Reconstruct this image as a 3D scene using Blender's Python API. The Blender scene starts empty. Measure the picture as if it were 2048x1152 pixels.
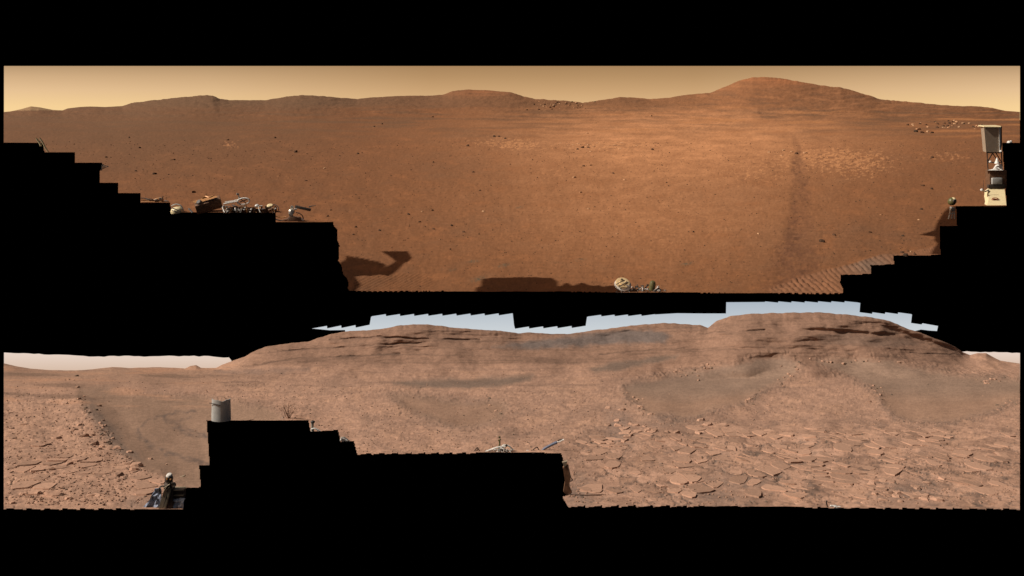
import bpy, bmesh, math, random
import numpy as np
from mathutils import Vector, Matrix
from mathutils.geometry import tessellate_polygon

# ------------------------------------------------------------------ camera, light, exposure
scene = bpy.context.scene
COL = scene.collection
F = 1774.0            # focal length in photograph pixels (photo is 2048 wide)
CX, HOR, H = 1024.0, 215.0, 4.0   # principal column, horizon row, eye height above the upper plain

cam = bpy.data.cameras.new('camera')
cam.sensor_width = 36.0
cam.sensor_fit = 'HORIZONTAL'
cam.lens = F / 2048.0 * 36.0
cam.shift_y = -(576.0 - HOR) / 2048.0
cam.clip_start = 0.1
cam.clip_end = 20000.0
camo = bpy.data.objects.new('camera', cam)
camo.location = (0, 0, H)
camo.rotation_euler = (math.radians(90), 0, 0)
COL.objects.link(camo)
scene.camera = camo

SUN_AZ, SUN_EL = math.radians(84), math.radians(42)     # from the left, a little behind the viewer
TO_SUN = Vector((-math.sin(SUN_AZ) * math.cos(SUN_EL), -math.cos(SUN_AZ) * math.cos(SUN_EL), math.sin(SUN_EL)))

world = bpy.data.worlds.new('World')
scene.world = world
world.use_nodes = True
wn = world.node_tree
bg = wn.nodes['Background']
sky = wn.nodes.new('ShaderNodeTexSky')
sky.sky_type = 'NISHITA'
sky.sun_disc = False
sky.sun_elevation = SUN_EL
sky.sun_rotation = math.pi + SUN_AZ
sky.dust_density = 5.0
sky.air_density = 0.6
mul = wn.nodes.new('ShaderNodeMixRGB')
mul.blend_type = 'MULTIPLY'
mul.inputs[0].default_value = 1.0
mul.inputs[2].default_value = (1.0, 0.80, 0.62, 1)       # dust-laden Martian air
wn.links.new(sky.outputs[0], mul.inputs[1])
wn.links.new(mul.outputs[0], bg.inputs[0])
bg.inputs[1].default_value = 0.05

sl = bpy.data.lights.new('sun', 'SUN')
sl.energy = 4.5
sl.angle = math.radians(0.4)
sl.color = (1.0, 0.945, 0.87)
slo = bpy.data.objects.new('sun', sl)
slo.rotation_euler = TO_SUN.to_track_quat('Z', 'Y').to_euler()
slo.location = TO_SUN * 60
COL.objects.link(slo)

scene.view_settings.view_transform = 'Standard'
scene.view_settings.look = 'None'
scene.view_settings.exposure = 0.0
scene.view_settings.gamma = 1.0
scene.view_settings.use_curve_mapping = False

rng = np.random.default_rng(7)
random.seed(7)

# ------------------------------------------------------------------ helpers
def P(c, r, Y):
    """world point seen at photo column c, row r, at distance Y"""
    return Vector(((c - CX) * Y / F, Y, H - (r - HOR) * Y / F))

def gY(r):                 # distance of the upper plain (z = 0) at row r
    return H * F / (r - HOR)

LA, LB = 593.0, 2551.0
def lY(r):                 # distance of the lower slope at row r
    return LB / (r - LA)

def tag(o, label=None, cat=None, group=None, kind=None):
    if label: o['label'] = label
    if cat: o['category'] = cat
    if group: o['group'] = group
    if kind: o['kind'] = kind
    return o

def hash2(ix, iy, seed):
    ix = ix.astype(np.int64); iy = iy.astype(np.int64)
    h = (ix * 374761393 + iy * 668265263 + seed * 1274126177) & 0xFFFFFFFF
    h = ((h ^ (h >> 13)) * 1274126177) & 0xFFFFFFFF
    h = h ^ (h >> 16)
    return (h & 0xFFFFFF) / float(0xFFFFFF)

_T = np.random.default_rng(3).random((512, 512)) * 2 * np.pi
_TC, _TS = np.cos(_T).ravel(), np.sin(_T).ravel()
def vnoise(x, y, seed=0):
    ix = np.floor(x); iy = np.floor(y)
    fx = x - ix; fy = y - iy
    ix = ix.astype(np.int32) + seed * 57; iy = iy.astype(np.int32) + seed * 131
    ux = fx * fx * fx * (fx * (fx * 6 - 15) + 10); uy = fy * fy * fy * (fy * (fy * 6 - 15) + 10)
    def g(a, b):
        k = ((iy + b) & 511) * 512 + ((ix + a) & 511)
        return _TC[k] * (fx - a) + _TS[k] * (fy - b)
    n0 = g(0, 0) * (1 - ux) + g(1, 0) * ux
    n1 = g(0, 1) * (1 - ux) + g(1, 1) * ux
    return (n0 * (1 - uy) + n1 * uy) * 1.5

def fbm(x, y, octv=4, seed=0, gain=0.5):
    s = np.zeros_like(x); a = 1.0; t = 0
    for i in range(octv):
        s += a * vnoise(x * 2 ** i + 17.3 * i, y * 2 ** i - 9.1 * i, seed + i)
        t += a; a *= gain
    return s / t * 1.3

def worley(x, y, seed=0):
    """returns distance to the cell border (F2-F1), cell random a, cell random b"""
    ix = np.floor(x); iy = np.floor(y)
    f1 = np.full_like(x, 9.0); f2 = np.full_like(x, 9.0)
    ra = np.zeros_like(x); rb = np.zeros_like(x)
    for a in (-1, 0, 1):
        for b in (-1, 0, 1):
            jx, jy = ix + a, iy + b
            px = jx + 0.5 + 0.85 * (hash2(jx, jy, seed) - 0.5); py = jy + 0.5 + 0.85 * (hash2(jx, jy, seed + 1) - 0.5)
            d = np.hypot(px - x, py - y)
            nearer = d < f1
            f2 = np.where(nearer, f1, np.minimum(f2, d))
            f1 = np.where(nearer, d, f1)
            ra = np.where(nearer, hash2(jx, jy, seed + 2), ra)
            rb = np.where(nearer, hash2(jx, jy, seed + 3), rb)
    return f2 - f1, ra, rb

def sstep(a, b, x):
    t = np.clip((x - a) / (b - a), 0, 1)
    return t * t * (3 - 2 * t)

def poly_sdf(pts, c, r):
    """signed distance (negative inside) in photo pixels; pts list of (c, r)"""
    pts = np.array(pts, float)
    d = np.full(c.shape, 1e9); inside = np.zeros(c.shape, bool)
    n = len(pts)
    for i in range(n):
        a = pts[i]; b = pts[(i + 1) % n]
        ex, ey = b - a
        wx, wy = c - a[0], r - a[1]
        t = np.clip((wx * ex + wy * ey) / (ex * ex + ey * ey + 1e-9), 0, 1)
        d = np.minimum(d, (wx - ex * t) ** 2 + (wy - ey * t) ** 2)
        cond = ((a[1] > r) != (b[1] > r))
        xi = a[0] + (r - a[1]) * ex / (ey if abs(ey) > 1e-9 else 1e-9)
        inside ^= cond & (c < xi)
    d = np.sqrt(d)
    return np.where(inside, -d, d)

def line_dist(pts, c, r):
    d = np.full(c.shape, 1e9)
    for a, b in zip(pts[:-1], pts[1:]):
        ex, ey = b[0] - a[0], b[1] - a[1]
        wx, wy = c - a[0], r - a[1]
        t = np.clip((wx * ex + wy * ey) / (ex * ex + ey * ey), 0, 1)
        d = np.minimum(d, np.hypot(wx - ex * t, wy - ey * t))
    return d

def blur1(a, sg):
    k = np.arange(-int(3 * sg), int(3 * sg) + 1); w = np.exp(-(k / sg) ** 2 / 2); w /= w.sum()
    return np.convolve(np.pad(a, len(k) // 2, mode='edge'), w, 'valid')

def gauss(c, r, c0, r0, sc, sr):
    return np.exp(-((c - c0) / sc) ** 2 - ((r - r0) / sr) ** 2)

def mixc(col, target, m):
    return col * (1 - m[..., None]) + np.array(target)[None, None, :] * m[..., None]

# ------------------------------------------------------------------ materials
def new_mat(name):
    m = bpy.data.materials.new(name); m.use_nodes = True
    nt = m.node_tree
    b = nt.nodes['Principled BSDF']
    return m, nt, b

def ground_mat(name, scale, bump, grain):
    m, nt, b = new_mat(name)
    at = nt.nodes.new('ShaderNodeAttribute'); at.attribute_name = 'soil'
    tc = nt.nodes.new('ShaderNodeTexCoord')
    n1 = nt.nodes.new('ShaderNodeTexNoise'); n1.inputs['Scale'].default_value = scale
    n1.inputs['Detail'].default_value = 8; n1.inputs['Roughness'].default_value = 0.7
    nt.links.new(tc.outputs['Object'], n1.inputs['Vector'])
    mr = nt.nodes.new('ShaderNodeMapRange')
    mr.inputs['From Min'].default_value = 0.25; mr.inputs['From Max'].default_value = 0.75
    mr.inputs['To Min'].default_value = 1 - grain; mr.inputs['To Max'].default_value = 1 + grain
    nt.links.new(n1.outputs['Fac'], mr.inputs['Value'])
    mx = nt.nodes.new('ShaderNodeVectorMath'); mx.operation = 'SCALE'
    nt.links.new(at.outputs['Color'], mx.inputs[0]); nt.links.new(mr.outputs[0], mx.inputs['Scale'])
    nt.links.new(mx.outputs[0], b.inputs['Base Color'])
    bp = nt.nodes.new('ShaderNodeBump'); bp.inputs['Strength'].default_value = bump
    bp.inputs['Distance'].default_value = 0.02
    nt.links.new(n1.outputs['Fac'], bp.inputs['Height']); nt.links.new(bp.outputs[0], b.inputs['Normal'])
    b.inputs['Roughness'].default_value = 0.95
    b.inputs['Specular IOR Level'].default_value = 0.08
    return m

def stone_mat(name, c0, c1, scale=30):
    m, nt, b = new_mat(name)
    oi = nt.nodes.new('ShaderNodeObjectInfo')
    mx = nt.nodes.new('ShaderNodeMixRGB')
    mx.inputs[1].default_value = (*c0, 1); mx.inputs[2].default_value = (*c1, 1)
    tc = nt.nodes.new('ShaderNodeTexCoord')
    n1 = nt.nodes.new('ShaderNodeTexNoise'); n1.inputs['Scale'].default_value = scale; n1.inputs['Detail'].default_value = 5
    geo = nt.nodes.new('ShaderNodeNewGeometry')
    nt.links.new(geo.outputs['Position'], n1.inputs['Vector'])
    ad = nt.nodes.new('ShaderNodeMath'); ad.operation = 'ADD'
    ad2 = nt.nodes.new('ShaderNodeMath'); ad2.operation = 'MULTIPLY_ADD'; ad2.inputs[1].default_value = 0.9; ad2.inputs[2].default_value = -0.45
    nt.links.new(n1.outputs['Fac'], ad2.inputs[0])
    nt.links.new(oi.outputs['Random'], ad.inputs[0]); nt.links.new(ad2.outputs[0], ad.inputs[1])
    nt.links.new(ad.outputs[0], mx.inputs[0]); nt.links.new(mx.outputs[0], b.inputs['Base Color'])
    bp = nt.nodes.new('ShaderNodeBump'); bp.inputs['Strength'].default_value = 0.5; bp.inputs['Distance'].default_value = 0.01
    nt.links.new(n1.outputs['Fac'], bp.inputs['Height']); nt.links.new(bp.outputs[0], b.inputs['Normal'])
    b.inputs['Roughness'].default_value = 0.93; b.inputs['Specular IOR Level'].default_value = 0.1
    return m

def solid(name, c, rough=0.5, metal=0.0, var=0.35, scale=25.0, spec=0.4, dust=0.25):
    """painted or metal hardware with dust and wear"""
    m, nt, b = new_mat(name)
    geo = nt.nodes.new('ShaderNodeNewGeometry')
    n1 = nt.nodes.new('ShaderNodeTexNoise'); n1.inputs['Scale'].default_value = scale; n1.inputs['Detail'].default_value = 6
    nt.links.new(geo.outputs['Position'], n1.inputs['Vector'])
    cr = nt.nodes.new('ShaderNodeValToRGB')
    cr.color_ramp.elements[0].position = 0.3; cr.color_ramp.elements[1].position = 0.7
    cr.color_ramp.elements[0].color = (*[x * (1 - var) for x in c], 1)
    cr.color_ramp.elements[1].color = (*[min(1, x * (1 + var * 0.5)) for x in c], 1)
    nt.links.new(n1.outputs['Fac'], cr.inputs[0])
    n2 = nt.nodes.new('ShaderNodeTexNoise'); n2.inputs['Scale'].default_value = scale * 0.3; n2.inputs['Detail'].default_value = 4
    nt.links.new(geo.outputs['Position'], n2.inputs['Vector'])
    mr = nt.nodes.new('ShaderNodeMapRange'); mr.inputs['From Min'].default_value = 0.4; mr.inputs['From Max'].default_value = 0.75
    mr.inputs['To Max'].default_value = dust
    nt.links.new(n2.outputs['Fac'], mr.inputs['Value'])
    mx = nt.nodes.new('ShaderNodeMixRGB'); mx.inputs[2].default_value = (0.3, 0.15, 0.08, 1)
    nt.links.new(mr.outputs[0], mx.inputs[0]); nt.links.new(cr.outputs[0], mx.inputs[1])
    nt.links.new(mx.outputs[0], b.inputs['Base Color'])
    b.inputs['Roughness'].default_value = rough; b.inputs['Metallic'].default_value = metal
    b.inputs['Specular IOR Level'].default_value = spec
    return m

def foil_mat(name, c, rough=0.3):
    m, nt, b = new_mat(name)
    geo = nt.nodes.new('ShaderNodeNewGeometry')
    n1 = nt.nodes.new('ShaderNodeTexVoronoi'); n1.inputs['Scale'].default_value = 22
    nt.links.new(geo.outputs['Position'], n1.inputs['Vector'])
    bp = nt.nodes.new('ShaderNodeBump'); bp.inputs['Strength'].default_value = 0.35; bp.inputs['Distance'].default_value = 0.02
    nt.links.new(n1.outputs['Distance'], bp.inputs['Height']); nt.links.new(bp.outputs[0], b.inputs['Normal'])
    b.inputs['Base Color'].default_value = (*c, 1)
    b.inputs['Metallic'].default_value = 0.25; b.inputs['Roughness'].default_value = rough
    return m

M = {}
M['upper'] = ground_mat('orange_plain_soil', 3.0, 0.35, 0.16)
M['lower'] = ground_mat('pink_bedrock_soil', 14.0, 0.5, 0.22)
M['stone_lower'] = stone_mat('tan_bedrock_stone', (0.29, 0.175, 0.12), (0.47, 0.278, 0.188))
M['stone_grey'] = stone_mat('grey_rubble_stone', (0.10, 0.075, 0.058), (0.24, 0.16, 0.11))
M['stone_dark'] = stone_mat('dark_basalt_stone', (0.045, 0.03, 0.02), (0.13, 0.065, 0.035), 12)
M['stone_light'] = stone_mat('pale_outcrop_stone', (0.36, 0.18, 0.09), (0.58, 0.36, 0.20), 12)
M['white'] = solid('white_paint', (0.80, 0.77, 0.70), 0.35)
M['cream'] = solid('cream_deck_paint', (0.80, 0.66, 0.38), 0.5, var=0.12, dust=0.12)
M['grey'] = solid('grey_painted_metal', (0.44, 0.44, 0.41), 0.55, var=0.15, dust=0.1)
M['panel_grey'] = solid('warm_grey_panel', (0.37, 0.295, 0.21), 0.6, var=0.12)
M['dark'] = solid('dark_cable_black', (0.025, 0.02, 0.017), 0.6)
M['brown'] = solid('dusty_brown_hardware', (0.16, 0.08, 0.04), 0.6, var=0.6)
M['copper'] = solid('copper_foil', (0.42, 0.20, 0.07), 0.45, 0.35, var=0.5)
M['gold'] = solid('gold_disc_metal', (0.85, 0.62, 0.33), 0.4, 0.3, var=0.3, scale=40)
M['silver'] = solid('silver_metal', (0.62, 0.58, 0.50), 0.35, 0.5)
M['steel'] = solid('dark_gunmetal', (0.09, 0.085, 0.075), 0.45, 0.5)
M['olive'] = solid('olive_lens_housing', (0.10, 0.10, 0.035), 0.4)
M['blue'] = solid('blue_grey_sleeve', (0.10, 0.12, 0.18), 0.5, var=0.3, dust=0.1)
M['foil'] = foil_mat('silver_blue_foil', (0.52, 0.58, 0.66), 0.55)
M['foil_dark'] = foil_mat('slate_foil', (0.22, 0.25, 0.32), 0.7)
M['khaki'] = solid('khaki_column_paint', (0.30, 0.25, 0.17), 0.6)
M['red'] = solid('red_brown_print', (0.32, 0.08, 0.04), 0.6)

m, nt, b = new_mat('black_cloth')
for n in list(nt.nodes):
    if n != nt.nodes['Material Output']: nt.nodes.remove(n)
df = nt.nodes.new('ShaderNodeBsdfDiffuse'); df.inputs[0].default_value = (0, 0, 0, 1)
nt.links.new(df.outputs[0], nt.nodes['Material Output'].inputs[0])
M['black'] = m

def sky_mat(name, stops, side=None, axis_scale=None):
    """emitting air: colour by height (object z normalised 0..1), optional second ramp towards the sides"""
    m = bpy.data.materials.new(name); m.use_nodes = True
    nt = m.node_tree; nt.nodes.clear()
    out = nt.nodes.new('ShaderNodeOutputMaterial'); em = nt.nodes.new('ShaderNodeEmission')
    tc = nt.nodes.new('ShaderNodeTexCoord'); sx = nt.nodes.new('ShaderNodeSeparateXYZ')
    nt.links.new(tc.outputs['Generated'], sx.inputs[0])
    def ramp(st):
        cr = nt.nodes.new('ShaderNodeValToRGB')
        e = cr.color_ramp.elements
        while len(e) < len(st): e.new(0.5)
        for k, (p, c) in enumerate(st):
            e[k].position = p; e[k].color = (*c, 1)
        return cr
    c1 = ramp(stops); nt.links.new(sx.outputs['Z'], c1.inputs[0])
    last = c1.outputs[0]
    if side:
        c2 = ramp(side); nt.links.new(sx.outputs['Z'], c2.inputs[0])
        wv = ramp(axis_scale); nt.links.new(sx.outputs['X'], wv.inputs[0])
        mx = nt.nodes.new('ShaderNodeMixRGB')
        nt.links.new(wv.outputs[0], mx.inputs[0]); nt.links.new(c1.outputs[0], mx.inputs[1]); nt.links.new(c2.outputs[0], mx.inputs[2])
        last = mx.outputs[0]
    nt.links.new(last, em.inputs[0]); em.inputs[1].default_value = 1.0
    nt.links.new(em.outputs[0], out.inputs[0])
    return m

def lin(r, g, b):
    return tuple(((x / 255) / 12.92 if x / 255 < 0.04045 else ((x / 255 + 0.055) / 1.055) ** 2.4) for x in (r, g, b))

# ------------------------------------------------------------------ setting: black surround
def raw_mesh(name, verts, faces, mat, smooth=False):
    me = bpy.data.meshes.new(name); me.from_pydata([tuple(v) for v in verts], [], faces); me.update()
    if mat: me.materials.append(mat)
    if smooth:
        me.polygons.foreach_set('use_smooth', [True] * len(me.polygons))
    return me

def link(name, me, parent=None, loc=None):
    o = bpy.data.objects.new(name, me); COL.objects.link(o)
    if parent: o.parent = parent
    if loc is not None: o.location = loc
    return o

R = 6000.0
verts, faces = [], []
NA = 40
for k in range(NA + 1):
    a = math.radians(-80 + 160 * k / NA)
    verts += [(R * math.sin(a), R * math.cos(a), -300.0), (R * math.sin(a), R * math.cos(a), 1100.0)]
for k in range(NA):
    faces.append((2 * k, 2 * k + 1, 2 * k + 3, 2 * k + 2))
n0 = len(verts)
verts += [(0, -60, -3.0)]
for k in range(NA):
    faces.append((n0, 2 * k, 2 * k + 2))
tag(link('backdrop', raw_mesh('backdrop', verts, faces, M['black'])), kind='structure')

# ------------------------------------------------------------------ setting: skies
def sheet(name, outline, Y, mat, thick=0.02):
    """upright sheet with a stepped outline (photo pixels) standing at distance Y"""
    pts = [P(c, r, Y) for c, r in outline]
    tri = tessellate_polygon([pts])
    me = bpy.data.meshes.new(name); me.from_pydata([tuple(p) for p in pts], [], [tuple(f) for f in tri]); me.update()
    me.materials.append(mat)
    return tag(link(name, me), kind='structure')

up_center = [(0.0, lin(232, 192, 140)), (0.25, lin(222, 182, 132)), (0.55, lin(202, 162, 116)), (0.8, lin(183, 145, 102)), (1.0, lin(168, 132, 92))]
up_side = [(0.0, lin(253, 218, 156)), (0.25, lin(247, 210, 152)), (0.55, lin(231, 194, 148)), (0.8, lin(211, 175, 133)), (1.0, lin(186, 153, 115))]
M['sky_upper'] = sky_mat('dusty_tan_air', up_center, up_side,
                         [(0.0, (1, 1, 1)), (0.2, (0.7, 0.7, 0.7)), (0.42, (0, 0, 0)), (0.68, (0, 0, 0)), (0.85, (0.55, 0.55, 0.55)), (1.0, (0.95, 0.95, 0.95))])
sheet('sky', [(8, 132), (2040, 132), (2040, 240), (8, 240)], 2600.0, M['sky_upper'])

def teeth(c0, c1, r0, r1, n, amp, rising):
    """saw teeth along a roughly level edge from c0 to c1"""
    out = []
    for k in range(n):
        a = c0 + (c1 - c0) * k / n; b = c0 + (c1 - c0) * (k + 1) / n
        ra = r0 + (r1 - r0) * k / n; rb = r0 + (r1 - r0) * (k + 1) / n
        if rising: out += [(a, ra + amp), (b - 0.6, rb - amp)]
        else: out += [(a, ra - amp), (b - 0.6, rb + amp)]
    return out

SKY_Y = 18.62
M['sky_pale'] = sky_mat('pale_blue_air', [(0.0, lin(214, 217, 219)), (0.5, lin(203, 209, 213)), (1.0, lin(172, 183, 194))])
M['sky_tan'] = sky_mat('pale_tan_air', [(0.0, lin(196, 164, 140)), (0.35, lin(212, 184, 162)), (1.0, lin(232, 212, 198))])
o = [(624, 657)] + teeth(626, 740, 655, 652, 4, 2.5, True) + [(742, 634)] + teeth(744, 1026, 630.5, 628.5, 10, 2.0, True) + [(1028, 650)]
o += teeth(1030, 1172, 655.5, 653.5, 5, 2, True) + [(1174, 634)] + teeth(1176, 1310, 631.5, 630, 5, 1.6, True) + [(1310, 629), (1354, 626.5), (1405, 627), (1452, 627), (1452.5, 604.5)]
o += [(1530, 604)] + teeth(1530, 1716, 604, 603.6, 7, 1.3, False) + [(1720.5, 606), (1719, 626)] + teeth(1719, 1822, 626, 626.5, 4, 1.6, False) + [(1824, 629), (1822, 646), (1843, 649), (1845, 646.5)]
o += [(1876, 652), (1874, 662), (1858, 661), (1842, 659), (1830, 662), (1815, 672), (1815, 720), (700, 720), (690, 660), (660, 660.5)]
sheet('sky', o, SKY_Y, M['sky_pale'])
edge = [(8, 705)]
for k in range(1, 46):
    c = 8 + k * 10
    edge.append((c, 705 + 7.5 * min(1, k / 18) + (2.0 if k > 42 else 0) + rng.uniform(-1.2, 1.2) * (0.5 if k < 8 else 1)))
edge += [(463, 721), (463, 770), (8, 770)]
sheet('sky', edge, SKY_Y + 0.05, M['sky_tan'])
edge = [(1920, 702.5)] + [(1925 + k * 9, 703 + rng.uniform(-0.9, 0.9) + 0.22 * k) for k in range(13)] + [(2040, 706), (2040, 760), (1920, 760)]
sheet('sky', edge, SKY_Y + 0.05, M['sky_tan'])

# ------------------------------------------------------------------ setting: the two grounds
def build_ground(name, Xa, Ya, Za, colr, keep, mat):
    """grid arrays (rows, cols) -> one mesh with a 'soil' colour attribute, faces outside keep removed"""
    nr, nc = Xa.shape
    idx = np.arange(nr * nc).reshape(nr, nc)
    q = np.stack([idx[:-1, :-1], idx[:-1, 1:], idx[1:, 1:], idx[1:, :-1]], -1)
    q = q[keep]
    used, inv = np.unique(q.ravel(), return_inverse=True)
    co = np.stack([Xa.ravel(), Ya.ravel(), Za.ravel()], -1)[used]
    q = inv.reshape(-1, 4)
    me = bpy.data.meshes.new(name)
    me.vertices.add(len(co)); me.vertices.foreach_set('co', co.astype(np.float32).ravel())
    me.loops.add(len(q) * 4); me.loops.foreach_set('vertex_index', q.astype(np.int32).ravel())
    me.polygons.add(len(q))
    me.polygons.foreach_set('loop_start', np.arange(0, len(q) * 4, 4, dtype=np.int32))
    me.polygons.foreach_set('loop_total', np.full(len(q), 4, dtype=np.int32))
    me.polygons.foreach_set('use_smooth', np.ones(len(q), bool))
    me.update(calc_edges=True); me.validate()
    at = me.attributes.new('soil', 'FLOAT_COLOR', 'POINT')
    cc = np.ones((len(co), 4), np.float32); cc[:, :3] = colr.reshape(-1, 3)[used]
    at.data.foreach_set('color', cc.ravel())
    me.materials.append(mat)
    return tag(link(name, me), kind='structure')

def grid_ground(cols, fixed_rows, crest, n_hill, back):
    """rows x cols arrays of photo (c, r): fixed rows up to the join row, then stretched to the crest, then back rows"""
    nc = len(cols); join = fixed_rows[-1]
    rr = [np.full(nc, r) for r in fixed_rows]
    t = np.zeros((0,))
    hill_t = np.linspace(0, 1, n_hill + 1)[1:]
    for t in hill_t:
        rr.append(join + (crest - join) * t)
    hv = np.concatenate([np.zeros(len(fixed_rows)), hill_t])
    Rr = np.stack(rr); C = np.repeat(cols[None, :], len(rr), 0)
    T = np.repeat(hv[:, None], nc, 1)
    return C, Rr, T

# ---- upper plain
sky_u = np.array([(8,224),(20,223),(40,219),(62,213),(80,215),(105,220),(125,221),(135,217),(160,214),(180,213),(210,214),(245,212),(262,206),(290,202),(330,198),(370,193),(405,191),(425,191),(440,197),(460,200),(530,200),(560,195),(600,190),(640,191),(680,195),(715,198),(740,195),(790,192),(830,191),(860,191),(885,189),(905,182),(930,179),(975,180),(1020,184),(1045,192),(1070,198),(1105,200),(1140,202),(1165,205),(1200,200),(1240,194),(1270,195),(1300,198),(1340,195),(1370,190),(1420,186),(1450,174),(1480,161),(1505,155),(1530,154),(1560,156),(1600,163),(1640,170),(1680,174),(1710,182),(1740,191),(1760,198),(1790,201),(1830,204),(1870,209),(1910,212),(1960,213),(1985,216),(2010,222),(2040,224)], float)
cols_u = np.arange(6.0, 2043.0, 1.6)
rng_s = np.interp(cols_u, sky_u[:, 0], sky_u[:, 1])
rough_edge = np.interp(cols_u, [8, 250, 260, 440, 470, 560, 650, 720, 900, 1050, 1190, 1300, 1500, 1650, 1750, 2040], [.1, .1, .8, .9, .2, .8, .8, .3, .5, .7, .8, .4, .5, 1.0, .8, .4])
crest_u = rng_s + rough_edge * (1.6 * fbm(cols_u / 14.0, cols_u * 0 + 3.3, 4, 5) + 0.8 * np.abs(fbm(cols_u / 6.0, cols_u * 0 + 8.3, 3, 9)))
fixed_u = list(np.arange(591.0, 262.0, -1.6))
join_u = fixed_u[-1]
soft_u = blur1(rng_s, 22)
C, Rr, T = grid_ground(cols_u, fixed_u, soft_u, 74, 0)
Rr = Rr + (rng_s - soft_u)[None, :] * T ** 5 + (crest_u - rng_s)[None, :] * T ** 22
D_crest = np.interp(cols_u, [8, 110, 135, 250, 300, 430, 500, 640, 760, 880, 960, 1060, 1170, 1250, 1400, 1530, 1750, 2040],
                    [760, 760, 740, 700, 620, 560, 600, 560, 620, 760, 800, 620, 560, 800, 900, 950, 800, 700])
D_crest = blur1(D_crest, 45)
Yj = gY(join_u)
Yu = np.where(T == 0, H * F / np.maximum(Rr - HOR, 1.0), 0)
lt = np.log(Yj) + (np.log(np.repeat(D_crest[None, :], len(Rr), 0)) - np.log(Yj)) * (T ** 0.85)
gul = 0.016 * fbm(C / 60 + Rr / 30, Rr / 18, 4, 45) + 0.007 * np.abs(fbm(C / 16 + Rr / 14, Rr / 9, 3, 46))
Yu = np.where(T == 0, Yu, np.exp(lt + gul * sstep(0.3, 0.6, T) * (1 - sstep(0.9, 1.0, T))))
ratio = np.interp(Rr[:, 0], [150, 215, 240, 300, 400, 585], [0.35, 0.22, 0.2, 0.3, 0.45, 0.7])
r0 = Rr.mean(axis=1)
q = np.concatenate([[0], np.cumsum(-np.diff(r0) / np.interp(r0[1:], [180, 215, 240, 300, 400, 585], [0.25, 0.2, 0.2, 0.3, 0.45, 0.7]))])
Q = np.repeat(q[:, None], len(cols_u), 1)
near = sstep(235, 420, Rr)
# shape in photo pixels, turned to metres with Y / F
d = 5.0 * fbm(C / 260, Q / 260, 3, 11) * sstep(590, 520, Rr) * 0.6
d += 1.4 * fbm(C / 60, Q / 60, 4, 12) * (0.35 + 0.65 * near)
d += 0.42 * fbm(C / 11, Q / 11, 3, 13) * (0.5 + 0.5 * near)
d += 0.16 * vnoise(C / 4, Q / 4, 14) * near
d = d * np.where(T > 0, 1 - 0.75 * sstep(0.85, 1.0, T), 1)
strat = fbm(C / 150, Rr / 5.0 + C / 90, 4, 21)
hillm = sstep(250, 225, Rr) * (1 - sstep(0.93, 1.0, T))
d += 1.3 * strat * hillm
d += 1.8 * np.abs(fbm(C / 34, Rr / 8, 4, 23)) * hillm
# wheel tracks: the long one up the plain and the ribbed ones by the lower edge
tc_ = np.interp(Rr[:, 0], [262, 300, 350, 420, 480, 585], [1588, 1594, 1600, 1602, 1597, 1582])
tw_ = np.interp(Rr[:, 0], [262, 300, 350, 420, 480, 530, 585], [5, 9, 16, 22, 33, 50, 66])
tx = (C - tc_[:, None] + 3.5 * fbm(C / 30, Rr / 22, 3, 25)) / tw_[:, None]
tx = tx + 0.35 * fbm(C / 20, Rr / 14, 4, 26)
track = sstep(1.35, 0.45, np.abs(tx)) * np.clip(0.9 + 0.8 * fbm(C / 40, Rr / 30, 4, 27), 0.45, 1.15) * (T == 0) * sstep(262, 300, Rr)
d += track * (-0.5 + 1.5 * np.sin(Rr / 8.6 * 2 * np.pi + 0.02 * C + 1.5 * fbm(C / 40, Rr / 40, 2, 28)) * sstep(440, 500, Rr) + 0.5 * fbm(C / 9, Rr / 4, 3, 31))
d += 0.4 * np.exp(-((tx - 1.05) * tw_[:, None] / 2.2) ** 2) * sstep(470, 500, Rr) * (T == 0)
tread_r = poly_sdf([(1540, 578), (1600, 555), (1650, 541), (1700, 531), (1735, 520), (1765, 510), (1800, 508), (1850, 497), (1885, 488), (1885, 520), (1800, 545), (1700, 600), (1550, 600)], C, Rr)
tread_rm = sstep(2.0, -2.5, tread_r) * (T == 0)
ph = (C + (Rr - 560) * -1.25 + 5 * fbm(C / 45, Rr / 30, 3, 29)) / 13.5
groove = np.exp(-((ph - np.round(ph)) / 0.14) ** 2)
big = sstep(1812, 1790, C)
d += tread_rm * (-3.0 * groove * big * np.clip(0.9 + 0.9 * fbm(C / 30, Rr / 20, 3, 30), 0.3, 1.3) + 0.5 * (1 - big) * np.sin((C - 0.7 * Rr) / 5.5 * 2 * np.pi) + 0.9)
d += 1.2 * np.exp(-(tread_r / 2.2) ** 2) * (C < 1790) * (T == 0)
tread_l = poly_sdf([(700, 590), (712, 560), (740, 551), (800, 545), (850, 548), (890, 565), (905, 590)], C, Rr)
tread_lm = sstep(3, -5, tread_l) * (T == 0)
ph2 = (C + (Rr - 560) * 2.0) / 10.5
d += tread_lm * -2.8 * np.exp(-((ph2 - np.round(ph2)) / 0.18) ** 2) * sstep(905, 820, C)
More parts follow.
